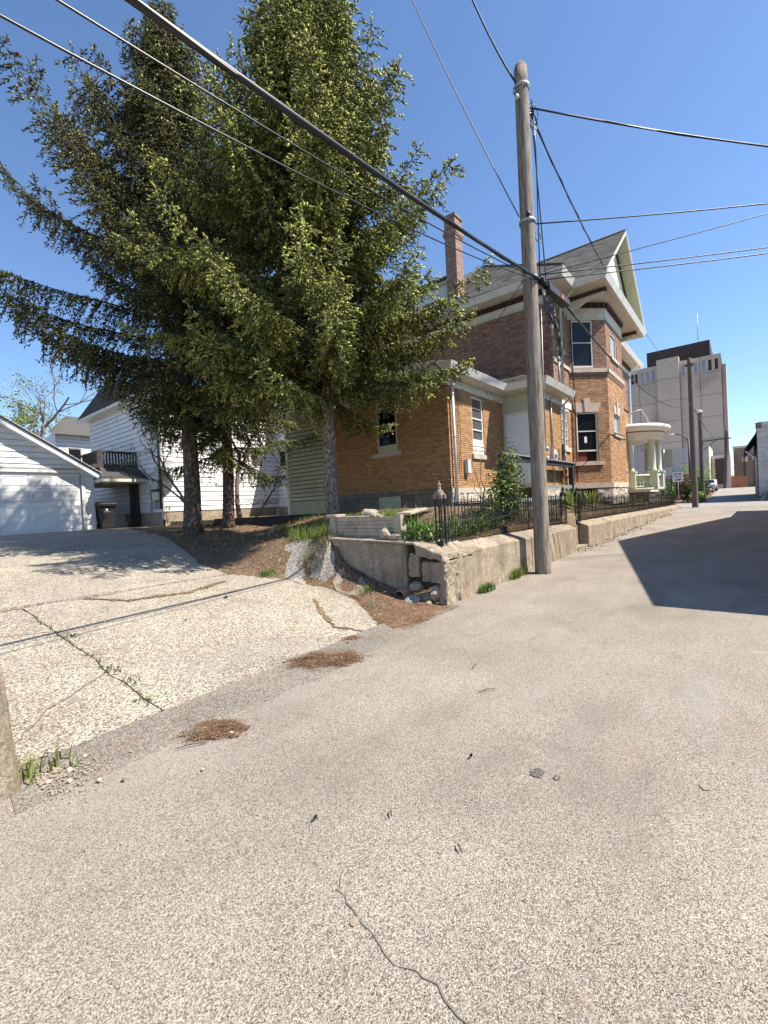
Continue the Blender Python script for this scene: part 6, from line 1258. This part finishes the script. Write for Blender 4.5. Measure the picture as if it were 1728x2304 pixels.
# parked car
CA = thing('parked_car', 'white car parked facing out behind the dark hedge', 'car', (74, 3.6, 1.2)); zc = alley_z(74)
pr = [(0, .35), (0, .75), (.15, .95), (1.15, 1.05), (1.75, 1.5), (2.9, 1.55), (3.9, 1.45), (4.3, 1.0), (4.35, .35)]
MB().prism([(72+u, 2.75, zc+z) for u, z in pr], (0, 1.75, 0)).build('body', 'car_white', CA)
MB().hexa([(73.18, 2.9, zc+1.08), (73.18, 4.35, zc+1.08), (73.3, 4.35, zc+1.06), (73.3, 2.9, zc+1.06), (73.72, 3.02, zc+1.48), (73.72, 4.23, zc+1.48), (73.84, 4.23, zc+1.46), (73.84, 3.02, zc+1.46)]).build('windscreen', 'glass', CA)
for u in (.85, 3.5):
    for y in (2.75, 4.5): q = MB().tube([(72+u, y-.1, zc+.33), (72+u, y+.1, zc+.33)], .33, 18).build('wheel', 'rubber', CA); MB().tube([(72+u, y-.11, zc+.33), (72+u, y+.11, zc+.33)], .19, 12).build('rim', 'metal_grey', q)
for y in (2.85, 4.1): MB().box(71.97, 72.1, y, y+.3, zc+.68, zc+.82).build('headlight', 'glass_curtain', CA)
MB().box(71.96, 72.05, 3.2, 4.05, zc+.45, zc+.62).build('grille', 'rubber', CA)
# ================================================================== squirrels
def squirrel(label, x, y, ang, s, m, z):
    S_ = thing('squirrel', label, 'squirrel', (x, y, z)); S_.rotation_euler = (0, 0, ang); S_.scale = (s, s, s)
    def skin(nm, vs_, es, par):
        me = bpy.data.meshes.new(nm); me.from_pydata([v[:3] for v in vs_], es, []); o = link(nm, me, par); me.materials.append(MATS[m])
        md = o.modifiers.new('skin', 'SKIN'); o.modifiers.new('sub', 'SUBSURF').render_levels = 2
        for i, v in enumerate(vs_): me.skin_vertices[0].data[i].radius = (v[3], v[3])
        me.skin_vertices[0].data[0].use_root = True; return o
    bd = [(-.04, 0, .085, .07), (.03, 0, .12, .072), (.09, 0, .16, .055), (.13, 0, .20, .04), (.165, 0, .23, .042), (.20, 0, .222, .03), (.228, 0, .213, .014), (-.03, .045, .05, .04), (.04, .055, .02, .022), (-.03, -.045, .05, .04), (.04, -.055, .02, .022), (.10, .03, .11, .022), (.12, .03, .03, .013), (.14, .03, .012, .012), (.10, -.03, .11, .022), (.13, -.03, .04, .013), (.15, -.03, .015, .012), (.15, .022, .275, .012), (.15, -.022, .275, .012)]
    es = [(0, 1), (1, 2), (2, 3), (3, 4), (4, 5), (5, 6), (0, 7), (7, 8), (0, 9), (9, 10), (2, 11), (11, 12), (12, 13), (2, 14), (14, 15), (15, 16), (4, 17), (4, 18)]
    bdy = skin('body', bd, es, S_)
    skin('tail', [(-.09, 0, .07, .025), (-.15, 0, .06, .045), (-.21, 0, .055, .055), (-.27, 0, .05, .05), (-.33, 0, .035, .03), (-.37, 0, .03, .01)], [(i, i+1) for i in range(5)], S_)
    for sg in (-1, 1): MB().lathe((.187, sg*.036, .238), [(0, -.007), (.006, -.004), (.007, 0), (.005, .005), (0, .007)], 8).build('eye', 'black').parent = bdy
squirrel('brown squirrel sitting hunched on the shady bank near the timber bed', 6.9, 9.35, R(-48), 1.0, 'fur', T(6.9, 9.35)-.005); squirrel('dark squirrel crouching between the two dark spruce trunks', 8.3, 14.4, R(-48), .85, 'fur_dark', T(8.3, 14.4)-.005)
# ================================================================== litter on the ground
def sticks(n, fn, lmin, lmax, wd, seed, zf, lift=.004, tilt=.12):
    """little needles and twigs: thin three-sided slivers lying on the ground"""
    r = np.random.default_rng(seed); C = fn(r, n); a = r.uniform(0, 2*np.pi, n); L_ = r.uniform(lmin, lmax, n); t = r.normal(size=n)*tilt
    z = np.array([zf(x, y) for x, y in C])+lift+r.uniform(0, .006, n); d = np.stack([np.cos(a), np.sin(a), t], 1); s = np.stack([-np.sin(a), np.cos(a), np.zeros(n)], 1)*wd
    c = np.stack([C[:, 0], C[:, 1], z], 1); up_ = np.array([0, 0, wd*1.2])
    v = np.stack([c-d*L_[:, None]/2-s, c-d*L_[:, None]/2+s, c+up_, c+d*L_[:, None]/2], 1); i = (np.arange(n)*4)[:, None]
    return v.reshape(-1, 3), np.concatenate([i+np.array([[0, 1, 2]]), i+np.array([[0, 2, 3]]), i+np.array([[1, 3, 2]])])
def pile(label, x, y, rx, ry, rot, h, n, seed):
    zz = alley_z(x)+.006 if y < 3.7 else drive_z(y); base = (x, y, zz); rg = np.random.default_rng(seed)
    P = thing('needle_pile', label, 'needle pile', base, 'piles of spruce needles'); cs, sn = math.cos(rot), math.sin(rot)
    def dens(u, v): return 1-math.hypot(u, v)*(1+.45*noise.noise(V(u*1.6, v*1.6, seed*3.3)))+.5*noise.noise(V(u*2.6+5, v*2.6, seed*1.7))
    k_ = 26; vv = []; ids = -np.ones((k_, k_), int); fc = []
    for i in range(k_):
        for j_ in range(k_):
            u, v = (i/(k_-1)*2-1)*1.25, (j_/(k_-1)*2-1)*1.25; d = dens(u, v)
            if d > .02: ids[i, j_] = len(vv); vv.append((x+cs*u*rx-sn*v*ry, y+sn*u*rx+cs*v*ry, zz-.002+h*min(1, d*1.3)*(.7+.6*noise.noise(V(u*5, v*5, seed)))))
    for i in range(k_-1):
        for j_ in range(k_-1):
            q = [ids[i, j_], ids[i+1, j_], ids[i+1, j_+1], ids[i, j_+1]]
            if min(q) >= 0: fc.append(q)
    npmesh('mound', vv, fc, 'needles', P, smooth=True, L=base)
    C = []
    while len(C) < n:
        u, v = rg.normal(0, .62), rg.normal(0, .62)
        if dens(u, v) > rg.uniform(-.45, .25): C.append((u, v))
    C = np.array(C); XY = np.stack([x+cs*C[:, 0]*rx-sn*C[:, 1]*ry, y+sn*C[:, 0]*rx+cs*C[:, 1]*ry], 1)
    def zf(px_, py_): dx, dy = px_-x, py_-y; u, v = (dx*cs+dy*sn)/rx, (-dx*sn+dy*cs)/ry; return zz+max(0, h*min(1, dens(u, v)*1.3)*(.7+.6*noise.noise(V(u*5, v*5, seed))))
    v, f = sticks(n, lambda a, b: XY, .015, .055, .0017, seed, zf); npmesh('loose_needles', v, f, 'needles', P, 'stuff', L=base)
pile('larger brown needle pile at the slab edge near the wall corner', 3.10, 3.36, .36, .25, R(-48), .035, 3800, 1); pile('smaller brown needle pile on the patch strip nearer the camera', 1.66, 3.0, .22, .14, R(-48), .025, 2200, 2); pile('thin dark needle heap at the tip of the slab', 3.75, 3.62, .12, .07, R(-48), .02, 300, 3)
def litz(x, y): return max(T(x, y), alley_z(x) if y < 3.46 else -1, drive_z(y) if (y > 3.7 and x < edge_x(y)) else -1)
ok_l = lambda rg, n: np.array([(x, y) for x, y in zip(rg.uniform(4.35, 5.7, n*4), rg.normal(4.2, .75, n*4)) if 3.25 < y < 6.2 and (x > edge_x(y)-.05 if y > 3.7 else x > 4.2+rg.normal()*.2)][:n])
r9 = np.random.default_rng(5)
o = drape('needle_mat', 'needles', [(4.42, 3.66)]+wob((4.25, 3.5), (4.75, 3.28), 6, .05, 61)+wob((4.75, 3.28), (5.6, 3.36), 10, .05, 62)+[(5.62, 3.42), (5.63, 4.1), (5.6, 4.9), (5.35, 5.5), (5.2, 5.9), (5.24, 5.4), (5.1, 4.75), (4.72, 4.05), (4.6, 3.82)], lambda x, y: (T(x, y) if y > 3.46 else alley_z(x))+.006, .02, None, .08, 'stuff', .08); tag(o, 'mat of brown needles covering the dirt before the side wall', 'litter')
q = ok_l(r9, 11000); v, f = sticks(len(q), lambda a, b: q, .015, .06, .0017, 7, litz); tag(npmesh('needle_litter', v, f, 'needles', kind='stuff'), 'brown spruce needle litter between slab and side wall', 'litter')
q2 = np.stack([r9.uniform(5.2, 9.4, 6000), r9.uniform(6.2, 14, 6000)], 1); v, f = sticks(6000, lambda a, b: q2, .02, .07, .003, 8, T); tag(npmesh('forest_litter', v, f, 'dead_leaf', kind='stuff'), 'dead twigs and needles under the spruces', 'litter')
v, f = leaves(1500, lambda rg, n: np.array([(x, y, T(x, y)+.01) for x, y in zip(rg.uniform(5.6, 9.6, n), rg.uniform(6.5, 14.2, n))]), .07, 9, .15); tag(npmesh('leaf_litter', v, f, 'dead_leaf', kind='stuff'), 'dry fallen leaves under the spruces', 'litter')
v, f = leaves(650, lambda rg, n: np.array([(x, y, alley_z(x)+.008) for x, y in zip(rg.uniform(12, 30, n), 3.4-np.abs(rg.normal(0, .16, n)))]), .06, 10, .2); tag(npmesh('gutter_leaves', v, f, 'dead_leaf', kind='stuff'), 'dry leaves blown along the foot of the far wall', 'litter')
v, f = leaves(160, lambda rg, n: np.array([(x, y, .95) for x, y in zip(rg.uniform(5.9, 8, n), rg.uniform(3.75, 4.2, n))]), .07, 11, .3); tag(npmesh('iris_mulch', v, f, 'grass_dry', kind='stuff'), 'dry leaves at the iris roots', 'litter')
q3 = np.stack([.9+r9.exponential(2.6, 700), r9.uniform(-.4, 3.4, 700)], 1); v, f = sticks(700, lambda a, b: q3, .006, .022, .0022, 12, lambda x, y: alley_z(x)); tag(npmesh('alley_grit', v, f, 'twig', kind='stuff'), 'tiny dark bits of grit scattered over the alley', 'grit')
q4 = np.stack([r9.uniform(.8, 5, 2600), 3.42+r9.normal(0, .2, 2600)], 1); q4 = q4[q4[:, 1] < 3.68]; v, f = sticks(len(q4), lambda a, b: q4, .012, .04, .0015, 13, lambda x, y: alley_z(x)+.005); tag(npmesh('edge_needles', v, f, 'needles', kind='stuff'), 'thin drift of needles along the slab edge', 'litter')
# straw-like sticks, stones, cones and stains picked out one by one
for k, (x, y, a, L_, lb) in enumerate(((4.75, 3.62, .5, .35, 'pale straw stick near the wall corner litter'), (4.55, 3.8, .2, .28, 'second pale stick beside the slab tip'), (3.69, 1.99, .2, .14, 'short dark twig on the alley right of the needle pile'), (3.26, 1.66, -.6, .16, 'thin dark twig on mid alley'), (1.45, 2.95, 2.6, .2, 'twig lying at the small needle pile'), (1.7, 1.43, .8, .05, 'tiny twig near the alley centre'), (1.7, 1.04, .9, .05, 'tiny black twig right of the alley centre'))):
    c = V(x, y, litz(x, y)+.014); d = V(math.cos(a), math.sin(a), 0)*L_/2; tag(MB().tube([c-d, c+V(0, 0, .008), c+d], [.003, .005, .002], 5).build('twig', 'grass_dry' if k < 2 else 'twig'), lb, 'twig')
for k, (x, y, s, lb) in enumerate(((1.70, 2.86, .022, 'white pebble on the smaller needle pile'), (2.95, 3.6, .022, 'white pebble on the larger needle pile'), (.98, 3.46, .022, 'white pebble at the slab edge by the patch strip'), (.93, 3.05, .024, 'pale pebble on the dark patch strip'), (.80, 3.50, .03, 'largest white pebble near the left wall end'), (1.02, 2.93, .02, 'dark pebble on the alley edge of the patch strip'), (.74, 3.3, .028, 'tan pebble beside the left wall end'), (.82, 3.2, .024, 'grey pebble in the gravel by the left wall end'), (1.35, 2.62, .014, 'small pale pebble on bare alley'), (.86, 3.34, .03, 'flat pale chip in the gravel by the wall end'))):
    tag(rock((x, y, litz(x, y)+.016), (s*.62, s*.85, s*.45), 200+k, 'pebble', 'stone_dark' if k == 5 else 'limestone', None, 1, .3), lb, 'pebble')
gr_ = np.random.default_rng(77); n_ = 380; b = MB()
for k in range(n_):
    x, y = .70+abs(gr_.normal(0, .13)), 3.30+gr_.normal(0, .13); s = gr_.uniform(.003, .010); z = litz(x, y)+.012+s*.3; i = len(b.v); b.v += [(x+s, y, z), (x, y+s*1.2, z), (x-s, y, z), (x, y-s, z), (x, y, z+s*.9)]; b.f += [(i, i+1, i+4), (i+1, i+2, i+4), (i+2, i+3, i+4), (i+3, i, i+4)]; b.sm += [0]*4
tag(b.build('gravel', 'block_base', None, 'stuff'), 'loose gravel and chips by the left wall end', 'gravel')
for k, (x, y, lb) in enumerate(((3.65, 6.1, 'dark pine cone lying on the sunlit slab'), (2.75, 5.55, 'small pine cone nearer the slab middle'), (2.36, 1.33, 'small dark cone on the alley'), (1.45, 1.72, 'black cone fragment on the near alley'), (3.6, 3.55, 'cone at the edge of the larger needle pile'))):
    z = litz(x, y)+.02; b = MB(); s = .035 if k < 1 else .018
    for i in range(9):
        t = i/8; rr_ = s*.42*math.sin(math.pi*(.12+.8*t)); b.lathe((x, y, z), [(rr_*.6, 0), (rr_, .004)], 8)
        for j in range(8): b.v[-(j+1)] = b.v[-(j+1)]
    b = MB()
    for i in range(10):
        t = i/9; rr_ = s*.45*math.sin(math.pi*(.1+.82*t)); c = V(x-s+2*s*t, y+.3*s*(t-.5), z)
        for j in range(7): a = 2*math.pi*(j+.5*(i % 2))/7; d = V(.3, math.cos(a), math.sin(a)); e = V(0, -math.sin(a), math.cos(a)); b.quad(c, c+d*rr_-e*rr_*.45, c+d*rr_*1.25, c+d*rr_+e*rr_*.45)
    tag(b.build('pine_cone', 'bark'), lb, 'cone')
def stain(label, x, y, r, seed, m='oil'):
    k = 26; tag(MB().quad(*[(x+r*(1+.3*noise.noise(V(math.cos(a)*2, math.sin(a)*2, seed)))*math.cos(a)*1.0, y+r*(1+.3*noise.noise(V(math.cos(a)*2, math.sin(a)*2, seed)))*math.sin(a)*.8, alley_z(x)+.005) for a in [2*math.pi*i/k for i in range(k)]]).build('oil_stain', m), label, 'stain')
stain('larger dark oil spot on the alley', 2.435, .955, .045, 3); stain('smaller dark oil spot right of the larger one', 2.45, .85, .024, 4); stain('small rust-brown stain on the near alley', 1.17, 1.19, .02, 5, 'rust_stain'); stain('faint rusty spot at the right of the alley', 2.79, .2, .03, 6, 'rust_stain')
